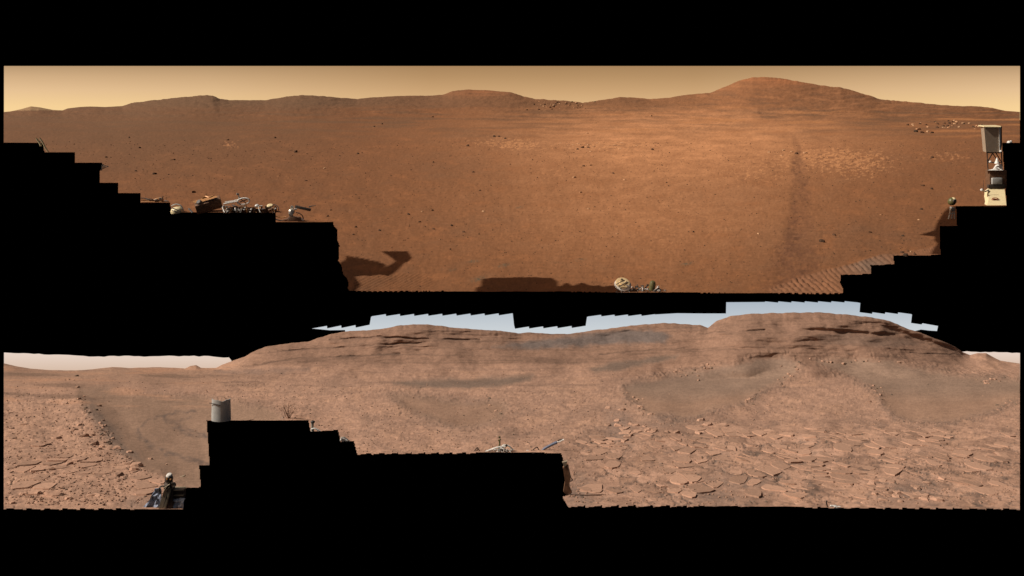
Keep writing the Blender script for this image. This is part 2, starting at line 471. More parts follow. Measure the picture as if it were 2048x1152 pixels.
# where the survey has no picture the ground simply ends
gap_l = [(-20, 286), (88, 286), (88.5, 305), (150, 305), (150.5, 325), (205, 325), (205, 337), (200, 342), (200, 366), (236, 366), (236.5, 386), (281, 386), (281.5, 405), (341, 405), (341.5, 425),
         (551, 425), (551.5, 443), (666, 443), (668, 452), (674, 458), (674, 478), (679, 490), (678, 508), (677, 522), (683, 530), (686, 548), (694, 556), (697, 566), (696, 578), (698, 582), (700, 620), (-20, 620)]
gap_r = [(2060, 286), (2004, 286), (2008, 340), (2013, 411), (1912, 411), (1914, 451), (1880, 451.5), (1880.5, 510), (1787, 511), (1788, 529), (1741, 530), (1742, 548), (1682, 550), (1680, 566), (1686, 578), (1686, 620), (2060, 620)]
gapu = np.minimum(poly_sdf(gap_l, C, Rr), poly_sdf(gap_r, C, Rr))
d *= 0.2 + 0.8 * np.where(T > 0, 1, sstep(-2, 14, gapu) * sstep(590, 578, Rr))
Xu = (C - CX) * Yu / F
Zu = H - (Rr - HOR) * Yu / F + d * Yu / F

# soil colours: dust, painted glow and haze, compacted tracks, pale outcrop, rockier hills
base = np.array([0.188, 0.080, 0.035])
col = np.repeat(np.repeat(base[None, None, :], C.shape[0], 0), C.shape[1], 1)
n_big = fbm(C / 420, Q / 300, 4, 41); n_mid = fbm(C / 60, Q / 34, 5, 42, 0.62); n_str = fbm(C / 170, Rr / 5.5, 4, 43)
col = mixc(col, (0.145, 0.070, 0.036), np.clip(0.5 * sstep(0.0, 0.6, n_big) + 0.35 * sstep(0.05, 0.6, n_mid), 0, 1))
col = mixc(col, (0.275, 0.112, 0.046), 0.55 * sstep(0.05, 0.6, -n_mid))
sand = np.clip(gauss(C, Rr, 1370, 270, 360, 70) + 0.55 * gauss(C, Rr, 1300, 410, 330, 120), 0, 1)  # bright sandy soil, with the glow of front-lit ground painted in
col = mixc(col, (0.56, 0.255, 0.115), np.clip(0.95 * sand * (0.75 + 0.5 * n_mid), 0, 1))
band = sstep(300, 235, Rr)
col = mixc(col, (0.15, 0.080, 0.043), 0.8 * band * sstep(-0.2, 0.5, n_str) * (1 - 0.6 * sand))
col = mixc(col, (0.42, 0.18, 0.07), 0.75 * band * sstep(0.15, 0.6, -n_str) * sstep(900, 1250, C))
hl = sstep(226, 206, Rr)
col = mixc(col, (0.150, 0.080, 0.043), 0.7 * sstep(900, 250, C) * sstep(430, 250, Rr))  # darker left third, partly weaker light put into the colour
hcol = np.stack([np.interp(cols_u, [8, 300, 700, 960, 1150, 1530, 2040], x) for x in ([.17, .15, .15, .19, .20, .275, .20], [.096, .084, .082, .090, .095, .118, .096], [.050, .046, .045, .044, .045, .052, .047])], -1)  # hill rock tones, dulled in place of distance haze
hm = hl[..., None] * 0.85
col = col * (1 - hm) + hcol[None] * hm
col = mixc(col, (0.39, 0.15, 0.062), 0.8 * hl * (gauss(C, Rr, 1560, 160, 130, 13) + 0.6 * gauss(C, Rr, 960, 186, 60, 8)) * sstep(-0.5, 0.3, n_str))
bh = gauss(C, Rr, 1560, 215, 330, 46)
ns2 = fbm(C / 75 + 4, Rr / 8 - C / 160, 5, 44, 0.6)
col = mixc(col, (0.145, 0.078, 0.044), np.clip(0.6 * bh * sstep(0.0, 0.45, ns2), 0, 1))
col = mixc(col, (0.40, 0.175, 0.078), np.clip(0.65 * bh * sstep(0.1, 0.5, -ns2), 0, 1))
far = (C < 118) & (Rr < 221.5)
col[far] = (0.27, 0.165, 0.085)  # haze over the farthest hill, painted into its colour
# pale outcrop flecks
reg = (1.0 * gauss(C, Rr, 1200, 293, 85, 12) + 0.8 * gauss(C, Rr, 1040, 290, 50, 14) + 0.7 * gauss(C, Rr, 1720, 335, 90, 32) + 0.6 * gauss(C, Rr, 1900, 312, 60, 14)
       + 0.7 * gauss(C, Rr, 462, 290, 24, 12) + 0.5 * gauss(C, Rr, 1300, 285, 80, 10) + 0.6 * gauss(C, Rr, 1500, 345, 110, 32) + 0.7 * gauss(C, Rr, 1640, 310, 120, 22) + 0.5 * gauss(C, Rr, 960, 285, 90, 14) + 0.35 * gauss(C, Rr, 1330, 480, 90, 40)
       + 0.3 * gauss(C, Rr, 570, 355, 40, 20) + 0.5 * gauss(C, Rr, 1100, 345, 40, 22) + 0.6 * gauss(C, Rr, 1395, 256, 70, 6))
fl = fbm(C / 10, Q / 9, 5, 51, 0.7)
flecks = sstep(0.30, 0.55, fl * 0.9 + 0.62 * np.clip(reg, 0, 1) - 0.12) * np.clip(reg * 1.6, 0, 1)
col = mixc(col, (0.52, 0.24, 0.105), np.clip(0.72 * flecks, 0, 1))
dk = sstep(0.3, 0.65, fbm(C / 22, Q / 14, 5, 53, 0.65) + 0.25 * reg)
col = mixc(col, (0.15, 0.064, 0.034), 0.55 * dk * np.clip(reg + 0.15, 0, 1))
col = mixc(col, (0.135, 0.060, 0.032), np.clip((0.52 + 0.16 * sstep(420, 500, Rr)) * track * (0.85 + 0.9 * fbm(C / 14, Rr / 6, 3, 55)), 0, 1))
col = mixc(col, (0.235, 0.112, 0.060), 0.6 * tread_rm)
col = mixc(col, (0.17, 0.115, 0.082), 0.8 * tread_rm * gauss(C, Rr, 1740, 532, 50, 20))
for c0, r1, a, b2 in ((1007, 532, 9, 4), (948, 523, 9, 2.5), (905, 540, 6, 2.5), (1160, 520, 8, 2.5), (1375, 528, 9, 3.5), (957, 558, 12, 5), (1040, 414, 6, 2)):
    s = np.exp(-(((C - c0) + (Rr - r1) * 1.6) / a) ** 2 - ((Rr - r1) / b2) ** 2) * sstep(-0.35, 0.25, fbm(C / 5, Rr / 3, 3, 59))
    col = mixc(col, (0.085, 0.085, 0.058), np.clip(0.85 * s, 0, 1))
col *= (1 + 0.16 * fbm(C / 5, Q / 5, 3, 61) + 0.10 * vnoise(C / 2.2, Rr / 2.0, 62))[..., None]
col = np.clip(col, 0.01, 0.9)

cc = 0.25 * (C[:-1, :-1] + C[1:, :-1] + C[:-1, 1:] + C[1:, 1:]); cr_ = 0.25 * (Rr[:-1, :-1] + Rr[1:, :-1] + Rr[:-1, 1:] + Rr[1:, 1:])
bot = np.interp(cc, [690, 1320, 1600, 1690], [581.5, 584.5, 587, 587]) + 0.7 * fbm(cc / 7, cc * 0, 3, 71)
keep = (poly_sdf(gap_l, cc, cr_) > 0) & (poly_sdf(gap_r, cc, cr_) > 0) & (cr_ < bot) & (cc > 8) & (cc < 2040)

def add_back(Xa, Ya, Za, colr, keep, n, dy, dz):
    xs, ys, zs, cs = [Xa], [Ya], [Za], [colr]
    for k in range(1, n + 1):
        f = 1 + dy * k
        xs.append(Xa[-1:] * f); ys.append(Ya[-1:] * f); zs.append(Za[-1:] - dz * k * k * Ya[-1:]); cs.append(colr[-1:])
    kk = np.concatenate([keep] + [keep[-1:]] * n)
    return np.concatenate(xs), np.concatenate(ys), np.concatenate(zs), np.concatenate(cs), kk

UP = dict(C=cols_u, rows=np.array(fixed_u), X=Xu, Y=Yu, Z=Zu, Rr=Rr, join=join_u)
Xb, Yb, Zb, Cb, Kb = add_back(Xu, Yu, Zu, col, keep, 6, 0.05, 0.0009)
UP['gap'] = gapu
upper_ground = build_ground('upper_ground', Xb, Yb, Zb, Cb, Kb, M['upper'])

# ---- lower slope with the mesas at its back
sky_l = np.array([(8,727),(30,732),(60,737),(100,740),(150,741),(190,738),(225,734),(260,736),(320,734),(370,737),(380,732),(392,730),(402,736),(432,736),(445,729),(470,720),(490,713),(505,704),(530,693),(570,688),(620,682),(660,669),(700,662),(740,660),(770,656),(800,650),(850,649),(880,652),(920,656),(960,659),(1000,661),(1035,666),(1060,665),(1100,668),(1140,668),(1180,662),(1220,656),(1280,650),(1330,646),(1370,648),(1400,650),(1416,656),(1422,651),(1434,642),(1460,633),(1490,628),(1530,627),(1580,625),(1640,625),(1690,629),(1740,634),(1780,642),(1815,657),(1850,669),(1890,684),(1910,693),(1925,704),(1940,710),(1955,706),(1972,706),(1990,716),(2000,721),(2040,727)], float)
cols_l = np.arange(6.0, 2043.0, 1.6)
cl = np.interp(cols_l, sky_l[:, 0], sky_l[:, 1])
mesa = sstep(455, 520, cols_l) * sstep(1935, 1915, cols_l)
crest_l = cl + (0.35 + 0.8 * mesa) * (1.5 * fbm(cols_l / 24, cols_l * 0 + 1.7, 4, 81))
fixed_l = list(np.arange(1023.0, 755.0, -1.6))
join_l = fixed_l[-1]
soft_l = blur1(cl, 12)
C, Rr, T = grid_ground(cols_l, fixed_l, soft_l, 96, 0)
Rr = Rr + (crest_l - soft_l)[None, :] * T ** 6
Yl = np.where(T == 0, LB / np.maximum(Rr - LA, 20.0), 0)
Yj = lY(join_l)
Dl = np.interp(cols_l, [8, 440, 520, 800, 1000, 1120, 1330, 1412, 1424, 1600, 1900, 1940, 2040], [18.2, 18.2, 17.9, 18.0, 18.2, 18.4, 18.3, 18.4, 17.9, 17.7, 17.7, 18.2, 18.2])
Dl = blur1(Dl, 16)
Yl = np.where(T == 0, Yl, Yj + (np.repeat(Dl[None, :], len(Rr), 0) - Yj) * (T ** 0.9))
Yl = Yl + (0.34 * fbm(C / 240, Rr / 105, 2, 96) + 0.10 * fbm(C / 90, Rr / 45, 2, 90)) * sstep(1018, 930, Rr) * (1 - sstep(0.85, 1.0, T)) * np.clip((Yl - 5) / 5, 0, 1)
# masks: sand hollows, dark tracks, grey dust bands
wob = 5.0 * fbm(C / 34, Rr / 16, 4, 91) + 1.8 * fbm(C / 8, Rr / 5, 3, 92)
H1 = [(1250,776),(1278,764),(1351,751),(1416,739),(1477,726),(1522,714),(1572,713),(1593,723),(1598,738),(1578,754),(1547,766),(1515,784),(1492,799),(1427,814),(1389,832),(1361,834),(1301,824),(1275,806),(1255,791)]
H2 = [(1633,721),(1701,716),(1776,718),(1826,733),(1877,741),(1927,753),(2003,761),(2060,761),(2060,789),(2013,801),(1993,816),(1952,829),(1902,842),(1826,842),(1791,829),(1771,809),(1761,789),(1741,771),(1696,749),(1650,733)]
H3 = [(783,792),(814,792),(867,800),(936,808),(982,804),(1012,808),(1005,827),(982,842),(944,853),(913,853),(867,838),(814,815)]
H4 = [(787,766),(829,760),(944,758),(1066,750),(1058,760),(1005,771),(925,777),(829,773)]
H5 = [(1180,737),(1230,722),(1300,714),(1360,708),(1350,719),(1290,728),(1240,740),(1190,745)]
HL = [(160,777),(214,773),(267,792),(405,796),(470,806),(560,830),(560,1000),(397,974),(344,964),(317,945),(283,934),(237,895),(214,857),(183,819),(160,796)]
hollow = {k: poly_sdf(v, C, Rr) for k, v in (('1', H1), ('2', H2), ('3', H3), ('L', HL))}
bowl = sum(a * sstep(6, -45, hollow[k]) for k, a in (('1', .30), ('2', .30), ('3', .18), ('L', .30)))
ridge = 0.16 * np.exp(-(line_dist([(1590, 715), (1610, 760), (1640, 820), (1650, 880)], C, Rr) / 38) ** 2) + 0.14 * np.exp(-(line_dist([(1100, 800), (1170, 760), (1300, 742)], C, Rr) / 26) ** 2)
Yl = Yl + (bowl * sstep(722, 775, Rr) - ridge) * (1 - sstep(0.5, 1.0, T))
Xl = (C - CX) * Yl / F
Zl = H - (Rr - HOR) * Yl / F
def pm(poly, soft=5.0, w=1.0):
    return sstep(soft, -soft, poly_sdf(poly, C, Rr) + wob * w)
sandm = np.clip(pm(H1, 9, 1.3) + pm(H2, 9, 1.3) + pm(H3, 10, 1.2) + pm(H4, 6, .8) + pm(H5, 6, .8) + pm(HL, 11, 1.4), 0, 1)
rim = sum(a * np.exp(-((hollow[k] - 4) / 9) ** 2) for k, a in (('1', 1), ('2', 1), ('3', .5), ('L', .7)))
rockm = 1 - sandm
flat_far = sstep(470, 430, C) * sstep(800, 770, Rr)                     # smooth middle distance on the left
rockm = rockm * (1 - 0.75 * flat_far)
plates = rockm * sstep(800, 900, Rr) * sstep(1090, 1200, C)
gravel = rockm * sstep(330, 250, C) * sstep(770, 830, Rr)
mid = rockm * sstep(560, 640, C) * sstep(1180, 1080, C) * sstep(730, 790, Rr)
hillf = np.clip(sstep(738, 712, Rr) + 0.45 * sstep(775, 740, Rr), 0, 1) * mesa[None, :] * (1 - sandm)
# where the survey has no picture the ground ends
gap = [(413, 840), (500, 840.5), (617, 840), (621, 862), (640, 862.5), (676, 860), (682, 883), (708, 882), (714, 906)] + teeth(716, 960, 907.5, 906, 9, 1.8, True) + [(960, 905), (1000, 905), (1050, 904), (1080, 905), (1123, 907), (1128, 924), (1132, 950), (1136, 975), (1144, 986), (1125, 994), (1137, 1015), (1137, 1060), (366, 1060), (366, 1017), (369, 976), (401, 974), (400, 950), (398, 931), (419, 930), (416, 880)]
# relief in pixels
wx = Xl + 0.06 * fbm(Xl * 6, Yl * 4, 3, 93); wy = Yl + 0.13 * fbm(Xl * 6 + 5, Yl * 4, 3, 94)
sk = 0.35 * Xl
e1, a1, b1 = worley(wx / 0.16, (wy + sk) / 0.30, 101)
e2, a2, b2 = worley(wx / 0.050 + 3, (wy - sk) / 0.105, 111)
e3, a3, b3 = worley(wx / 0.26 + 7, (wy + sk) / 0.50, 121)
crk1 = np.exp(-(e1 / 0.085) ** 2); crk2 = np.exp(-(e2 / 0.14) ** 2); crk3 = np.exp(-(e3 / 0.045) ** 2)
pt = np.clip(0.08 + 1.7 * fbm(Xl * 1.7, Yl * 1.0, 3, 95), 0.0, 1)
def crev(fx, fy, sd, w):                                                  # curved cracks where a noise changes sign, kept only in places
    n = fbm(Xl * fx + 0.4 * Yl, Yl * fy, 3, sd)
    g = np.hypot(np.gradient(n, axis=1), 1.6 * np.gradient(n, axis=0)) + 1e-4
    return np.exp(-(n / g / w) ** 2) * sstep(0.0, 0.3, fbm(Xl * fx * 0.8, Yl * fy * 0.8, 2, sd + 7)) * sstep(0.10, 0.03, g)
cv = np.clip(crev(3.0, 2.2, 161, 0.8) + crev(5.5, 4.0, 171, 0.75) + crev(2.0, 3.4, 181, 0.9), 0, 1)          # where plates are broken
d = rockm * 2.0 * fbm(Xl * 2.4, Yl * 1.6, 3, 97)
d += plates * 0.6 * ((2.6 * (a1 - 0.5) - 3.2 * crk1) * pt + 1.6 * (a3 - 0.5) - 1.2 * crk3 * (0.3 + pt) + 0.35 * (a2 - 0.5) - 0.9 * crk2 * pt - 3.4 * cv)
small = rockm * (1 - plates) * sstep(700, 790, Rr)
d += small * (0.5 * (a2 - 0.5) - 0.45 * crk2 * pt + 0.9 * (a1 - 0.5) * pt - 1.9 * cv)
d += gravel * (1.6 * (a1 - 0.5) * pt - 0.8 * crk1 * pt - 2.0 * cv + 0.7 * fbm(Xl * 18, Yl * 9, 2, 98))
d += rim * rockm * (2.4 * np.clip(a2 + 0.3 * a1 - 0.4, 0, 1) + 0.8 * np.clip(0.5 + fbm(C / 30, Rr / 14, 3, 89), 0, 1))
d -= sandm * 0.9
d += (0.35 + 0.65 * rockm) * 0.4 * fbm(Xl * 20, Yl * 10, 2, 99) * sstep(720, 780, Rr)
d += sandm * 0.5 * fbm(Xl * 3, Yl * 4, 3, 100)
# bedding on the mesas: ledges pushed towards the viewer
tilt = Rr + 7 * fbm(C / 330, C * 0 + 2.1, 2, 131) - 0.42 * (blur1(cl, 50) - 660)[None, :]
lay = fbm(C / 420, tilt / 5.0, 4, 132, 0.62) + 0.35 * fbm(C / 40, Rr / 8, 3, 138)
step_ = np.clip(lay * 2.2, -1, 1)
tmask = hillf * (1 - sstep(0.94, 1.0, T))
push = tmask * (0.017 * step_ * sstep(-.5, .3, fbm(C / 220, Rr / 30, 2, 135)) + 0.05 * fbm(C / 60, Rr / 14, 3, 133))
ledge_line = np.interp(cols_l, [1600, 1650, 1690, 1740, 1790, 1830, 1860], [657, 658, 659, 663, 668, 676, 684])
ledge_w = np.interp(cols_l, [1590, 1630, 1800, 1870], [0, 1, 1, 0])
lz = (Rr - ledge_line[None, :]) 
push += ledge_w[None, :] * (0.035 * sstep(2, -2, lz) * sstep(-30, -4, lz) * (0.7 + 0.6 * fbm(C / 30, Rr / 20, 3, 137)) - 0.045 * np.exp(-((lz - 4) / 4) ** 2)) * (1 - sstep(0.94, 1.0, T))
col_lines = np.zeros_like(C)
for pts, wd, am in (([(430, 742), (600, 716), (720, 712), (800, 708)], 2.2, .10), ([(540, 703), (640, 697), (760, 690), (860, 684)], 2.0, .10), ([(660, 680), (760, 674), (860, 678), (960, 680)], 2.4, .12), ([(440, 765), (520, 764)], 1.6, .06),
                    ([(1395, 668), (1450, 663)], 1.6, .08), ([(1480, 663), (1530, 661)], 1.6, .08), ([(1820, 706), (1880, 708), (1930, 709)], 1.4, .05), ([(1200, 709), (1260, 702), (1370, 696)], 1.6, .06)):
    dl = line_dist(pts, C, Rr + 1.5 * fbm(C / 20, C * 0, 3, 134))
    push -= am * 0.55 * np.exp(-(dl / (wd * 0.75)) ** 2) * sstep(-0.7, 0.1, fbm(C / 60, Rr / 40, 3, 136))
    col_lines = np.maximum(col_lines, np.exp(-(dl / (wd * 0.8)) ** 2) * sstep(-0.7, 0.2, fbm(C / 60, Rr / 40, 3, 136)))
Yp = Yl - push
sc = Yp / Yl
Xl = Xl * sc
gapd = poly_sdf(gap, C, Rr)
d *= 0.25 + 0.75 * sstep(-2, 12, gapd) * sstep(1018, 1008, Rr)
Zl = H - (Rr - HOR) * Yp / F + d * Yp / F * (1 - sstep(0.92, 1.0, T))
Yl = Yp

rock = np.array([0.400, 0.235, 0.160])
col = np.repeat(np.repeat(rock[None, None, :], C.shape[0], 0), C.shape[1], 1)
nb = fbm(C / 300, Rr / 90, 4, 141); nm = fbm(C / 70, Rr / 26, 4, 142); nf = fbm(C / 16, Rr / 7, 4, 143)
col = mixc(col, (0.275, 0.168, 0.118), np.clip(0.55 * sstep(-0.1, 0.6, nm) + 0.35 * sstep(0, .5, nb), 0, 1) * sstep(700, 780, Rr))
col = mixc(col, (0.47, 0.272, 0.175), 0.45 * sstep(0.0, 0.6, -nm + 0.4 * nf))
grey = np.array((0.150, 0.104, 0.080))
col = mixc(col, grey, np.clip(0.9 * plates * crk1 * (0.12 + 0.88 * pt) + 0.5 * plates * crk3 + 0.85 * plates * cv + 0.3 * small * crk2 + 0.55 * small * cv + 0.6 * plates * sstep(0.15, 0.5, fbm(C / 55, Rr / 20, 5, 155, 0.6)), 0, 1))
col *= (1 + 0.42 * (b1 - 0.5) * plates + 0.22 * (b2 - 0.5) * rockm * sstep(740, 800, Rr) + 0.14 * nf)[..., None]
sandc = np.array((0.250, 0.168, 0.120))
col = mixc(col, sandc, 0.9 * sandm)
h345 = np.clip(pm(H3, 10, 1.2) + pm(H4, 6, .8) + pm(H5, 6, .8), 0, 1)
col = mixc(col, (0.175, 0.120, 0.090), 0.85 * h345)
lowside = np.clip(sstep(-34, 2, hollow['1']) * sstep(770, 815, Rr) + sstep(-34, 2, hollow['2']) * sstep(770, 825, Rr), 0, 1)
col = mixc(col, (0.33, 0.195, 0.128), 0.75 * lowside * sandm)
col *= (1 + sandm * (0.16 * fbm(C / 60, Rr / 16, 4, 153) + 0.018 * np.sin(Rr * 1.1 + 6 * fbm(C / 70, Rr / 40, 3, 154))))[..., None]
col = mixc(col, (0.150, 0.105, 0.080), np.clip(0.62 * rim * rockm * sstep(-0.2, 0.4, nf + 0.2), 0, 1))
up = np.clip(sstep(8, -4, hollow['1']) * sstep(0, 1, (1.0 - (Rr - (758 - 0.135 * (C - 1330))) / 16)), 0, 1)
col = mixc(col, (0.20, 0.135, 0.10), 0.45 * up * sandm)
col = mixc(col, (0.235, 0.152, 0.105), 0.6 * pm(HL, 11, 1.4))
col = mixc(col, (0.45, 0.27, 0.18), 0.4 * gravel * sstep(-.2, .4, nf))
left = sstep(600, 380, C) * sstep(800, 745, Rr)
col = mixc(col, (0.285, 0.172, 0.115), 0.75 * left)
col = mixc(col, (0.40, 0.21, 0.125), 0.5 * left * sstep(0.15, 0.5, fbm(C / 130, Rr / 7, 4, 144)))
lb = sstep(620, 420, C) * sstep(825, 800, Rr)
bnd = fbm(C / 190 + Rr / 160, Rr / 13 - C / 330, 4, 151)
col = mixc(col, (0.185, 0.115, 0.080), 0.7 * lb * sstep(0.12, 0.5, bnd))
col = mixc(col, (0.43, 0.235, 0.145), 0.6 * lb * sstep(0.15, 0.45, -bnd))
mb = sstep(430, 620, C) * sstep(1750, 1500, C) * sstep(690, 705, Rr) * sstep(800, 765, Rr) * (1 - sandm)
bnd2 = fbm(C / 160, Rr / 6.5, 4, 152)
col = mixc(col, (0.20, 0.125, 0.088), 0.55 * mb * sstep(0.15, 0.5, bnd2))
col = mixc(col, (0.46, 0.262, 0.165), 0.5 * mb * sstep(0.15, 0.5, -bnd2))
hc = mixc(np.repeat(np.repeat(np.array((0.242, 0.142, 0.096))[None, None, :], C.shape[0], 0), C.shape[1], 1), (0.120, 0.074, 0.053), 0.55 * sstep(0.0, 0.55, lay))
col = col * (1 - 0.9 * hillf[..., None]) + hc * 0.9 * hillf[..., None]
col = mixc(col, (0.115, 0.072, 0.052), 0.7 * col_lines)
bb = sstep(6, -6, poly_sdf([(985, 694), (1060, 680), (1150, 672), (1250, 660), (1300, 659), (1345, 672), (1330, 685), (1200, 689), (1060, 697)], C, Rr) + wob)
col = mixc(col, (0.135, 0.110, 0.098), 0.85 * bb)
bb2 = sstep(5, -5, poly_sdf([(1640, 668), (1720, 668), (1800, 680), (1840, 688), (1800, 696), (1700, 690), (1640, 684)], C, Rr) + wob)
col = mixc(col, (0.19, 0.125, 0.092), 0.6 * bb2)
bb3 = sstep(6, -6, poly_sdf([(430, 742), (620, 734), (620, 742), (470, 750)], C, Rr) + wob)
col = mixc(col, (0.17, 0.115, 0.09), 0.6 * bb3)
for pts, w0, a0 in (([(275, 868), (300, 890), (340, 906), (380, 918), (420, 929)], 6, .75), ([(330, 836), (350, 850), (372, 862), (420, 874)], 7.5, .7), ([(282, 880), (280, 858), (300, 838), (340, 826), (392, 820)], 3.0, .6), ([(345, 845), (375, 834), (395, 826)], 3, .5)):
    dl = line_dist(pts, C + 8 * fbm(C / 30, Rr / 18, 3, 145), Rr + 5 * fbm(C / 18, Rr / 12, 4, 146))
    col = mixc(col, (0.125, 0.090, 0.074), np.clip(0.95 * a0 * np.exp(-(dl / (0.85 * w0)) ** 2) * (0.8 + 1.3 * nf), 0, 1))
grr = sstep(10, -10, poly_sdf([(185, 800), (225, 850), (262, 900), (290, 925), (250, 915), (205, 870), (170, 820)], C, Rr) + 2 * wob)
col = mixc(col, (0.165, 0.12, 0.095), 0.6 * grr)
dkz = gauss(C, Rr, 1235, 850, 28, 40) * .6 + gauss(C, Rr, 1160, 985, 30, 35) * .8 + gauss(C, Rr, 1490, 965, 60, 14) * .7 + gauss(C, Rr, 1430, 995, 60, 18) * .6 + gauss(C, Rr, 1820, 985, 60, 22) * .7 + gauss(C, Rr, 270, 1005, 30, 14) * .5 + gauss(C, Rr, 1320, 845, 60, 18) * .4
col = mixc(col, (0.20, 0.14, 0.11), np.clip(dkz * (0.9 + 0.8 * nf), 0, 0.9))
col *= (1 + 0.10 * vnoise(C / 2.3, Rr / 2.0, 147) + 0.10 * fbm(C / 6, Rr / 4, 2, 148))[..., None]
col = np.clip(col, 0.01, 0.85)

bt = [(6, 1019)] + teeth(17, 268, 1018, 1018, 7, 1.6, False) + [(270, 1018), (370, 1018), (1136, 1015)] + teeth(1137, 1408, 1013, 1012, 8, 2.2, True)[1:] + [(1410, 1012), (1520, 1013), (1600, 1014)] + teeth(1602, 2040, 1015, 1018, 13, 1.6, False) + [(2045, 1018)]
bt = np.array(sorted(bt))
cc = 0.25 * (C[:-1, :-1] + C[1:, :-1] + C[:-1, 1:] + C[1:, 1:]); cr_ = 0.25 * (Rr[:-1, :-1] + Rr[1:, :-1] + Rr[:-1, 1:] + Rr[1:, 1:])
keep = (poly_sdf(gap, cc, cr_) > 0) & (cr_ < np.interp(cc, bt[:, 0], bt[:, 1])) & (cc > 8) & (cc < 2040)
LO = dict(C=cols_l, rows=np.array(fixed_l), X=Xl, Y=Yl, Z=Zl, Rr=Rr, join=join_l)
Xb, Yb, Zb, Cb, Kb = add_back(Xl, Yl, Zl, col, keep, 4, 0.006, 0.0022)
LO['gap'] = gapd; LO['sand'] = np.minimum(np.minimum(hollow['1'], hollow['2']), hollow['L'])
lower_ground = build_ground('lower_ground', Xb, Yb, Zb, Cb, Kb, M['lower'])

def gi(G, c, r):
    j = int(min(max(round((c - G['C'][0]) / 1.6), 0), len(G['C']) - 1))
    if r >= G['join']: i = int(min(max(round((G['rows'][0] - r) / 1.6), 0), len(G['rows']) - 1))
    else: i = int(np.argmin(np.abs(G['Rr'][:, j] - r)))
    return i, j

def on(G, c, r):
    """point of ground G at photo column c, row r"""
    k = gi(G, c, r)
    return Vector((G['X'][k], G['Y'][k], G['Z'][k]))

# ------------------------------------------------------------------ stones
def slab_mesh(seed, flat, mat):
    r = random.Random(seed)
    n = r.randint(6, 8)
    rad = [r.uniform(0.65, 1.1) for _ in range(n)]
    tiltx, tilty = r.uniform(-.25, .25), r.uniform(-.25, .25)
    v = []
    for zz, k in ((-0.6, 1.0), (0.45, 1.0), (1.0, 0.72)):
        for i in range(n):
            a = 2 * math.pi * (i + r.uniform(-.2, .2)) / n
            x, y = math.cos(a) * rad[i] * k * 0.5, math.sin(a) * rad[i] * k * 0.5
            v.append((x, y, flat * (zz + r.uniform(-.12, .12) + (tiltx * x + tilty * y) * (2 if zz > 0 else 0))))
    f = []
    for k in range(2):
        for i in range(n):
            a, b2 = k * n + i, k * n + (i + 1) % n
            f.append((a, b2, b2 + n, a + n))
    v.append((0, 0, flat * 1.02)); top = len(v) - 1
    for i in range(n):
        f.append((2 * n + i, 2 * n + (i + 1) % n, top))
    return raw_mesh('stone', v, f, mat)

def stone_set(mat, flat, n, s0):
    return [slab_mesh(s0 + k, flat, mat) for k in range(n)]

S_slab = stone_set(M['stone_lower'], 0.13, 10, 100)
S_low = stone_set(M['stone_lower'], 0.34, 10, 200)
S_grey = stone_set(M['stone_grey'], 0.36, 8, 300)
S_dark = stone_set(M['stone_dark'], 0.55, 8, 400)
S_lite = stone_set(M['stone_light'], 0.40, 8, 500)

def put_stone(G, parent, meshes, c, r, w, dep=1.0, rz=None, tilt=0.15, sink=0.0):
    p = on(G, c, r)
    s = w * p.y / F
    o = bpy.data.objects.new('stone', random.choice(meshes))
    o.location = (p.x, p.y, p.z - sink * s)
    o.scale = (s, s * dep, s)
    o.rotation_euler = (random.uniform(-tilt, tilt), random.uniform(-tilt, tilt), random.uniform(0, 6.28) if rz is None else rz)
    o.parent = parent
    COL.objects.link(o)
    return o

D_, L_ = S_dark, S_lite
for c, r, w, k in ((258,276,5,D_),(279,297,5,D_),(455,281,5,D_),(550,275.6,5,D_),(212,316,5,D_),(348,320,5,D_),(272,341.5,5,D_),(310,348,7,D_),(650,335,6,L_),(386,387,8,D_),(612,360,5,D_),(591,305,9,D_),(655,433,6,D_),(662,420,4,D_),
                   (748,254,5,D_),(765,249,5,D_),(865,236,4,D_),(989,274,6,D_),(998,275,5,D_),(1010,278,5,D_),(936,294,7,D_),(866,326,5,D_),(1148,356,8,L_),(1162,384,6,L_),(1177,418,6,L_),(1168,333,5,D_),(1182,332,4,D_),(1227,346,5,D_),(1174,266,6,L_),(1302,234,6,L_),
                   (1306,301,7,D_),(1165,297,6,D_),(1155,300,5,D_),(1178,297,5,D_),(817,430,6,D_),(845,425,6,L_),(865,421,5,D_),(968,425,5,L_),(904,453,6,D_),(866,459,6,D_),(927,467,6,D_),(839,446,5,D_),(1249,359,7,L_),(1234,468,5,L_),(947,345,5,D_),(716,308,5,D_),(960,381,4,D_),
                   (958,470,4,D_),(900,500,4,D_),(880,480,4,L_),(1538,304.6,6,L_),(1568,299,7,L_),(1611,306,8,L_),(1584,303,6,L_),(1594,307,6,D_),(1563,311,4,L_),(1836,258,10,L_),(1832,263,9,D_),(1845,265,7,D_),(1856,262,8,L_),(1863,264,6,D_),(1866,315,7,D_),(1846,370,6,D_),(1863,376,6,D_),(1843,418,6,D_),
                   (1763,429,5,L_),(1741,466,6,D_),(1668,472,7,D_),(1645,485,10,D_),(1806,472,6,D_),(1387,464,5,D_),(1517,469,6,L_),(1838,440,5,L_),(706,470,5,D_),(712,455,5,D_),(760,462,5,D_),(1805,506,7,D_),(1815,503,7,D_),(1822,505,6,L_),(1811,511,8,D_),(1830,509,6,D_)):
    put_stone(UP, upper_ground, k, c, r, w * 0.85, 1.7)
for k in range(46):      # boulder field below the middle hills
    put_stone(UP, upper_ground, S_dark if random.random() < .55 else S_lite, random.gauss(1115, 32), random.uniform(204, 220), random.uniform(2, 4.2), 1.5)
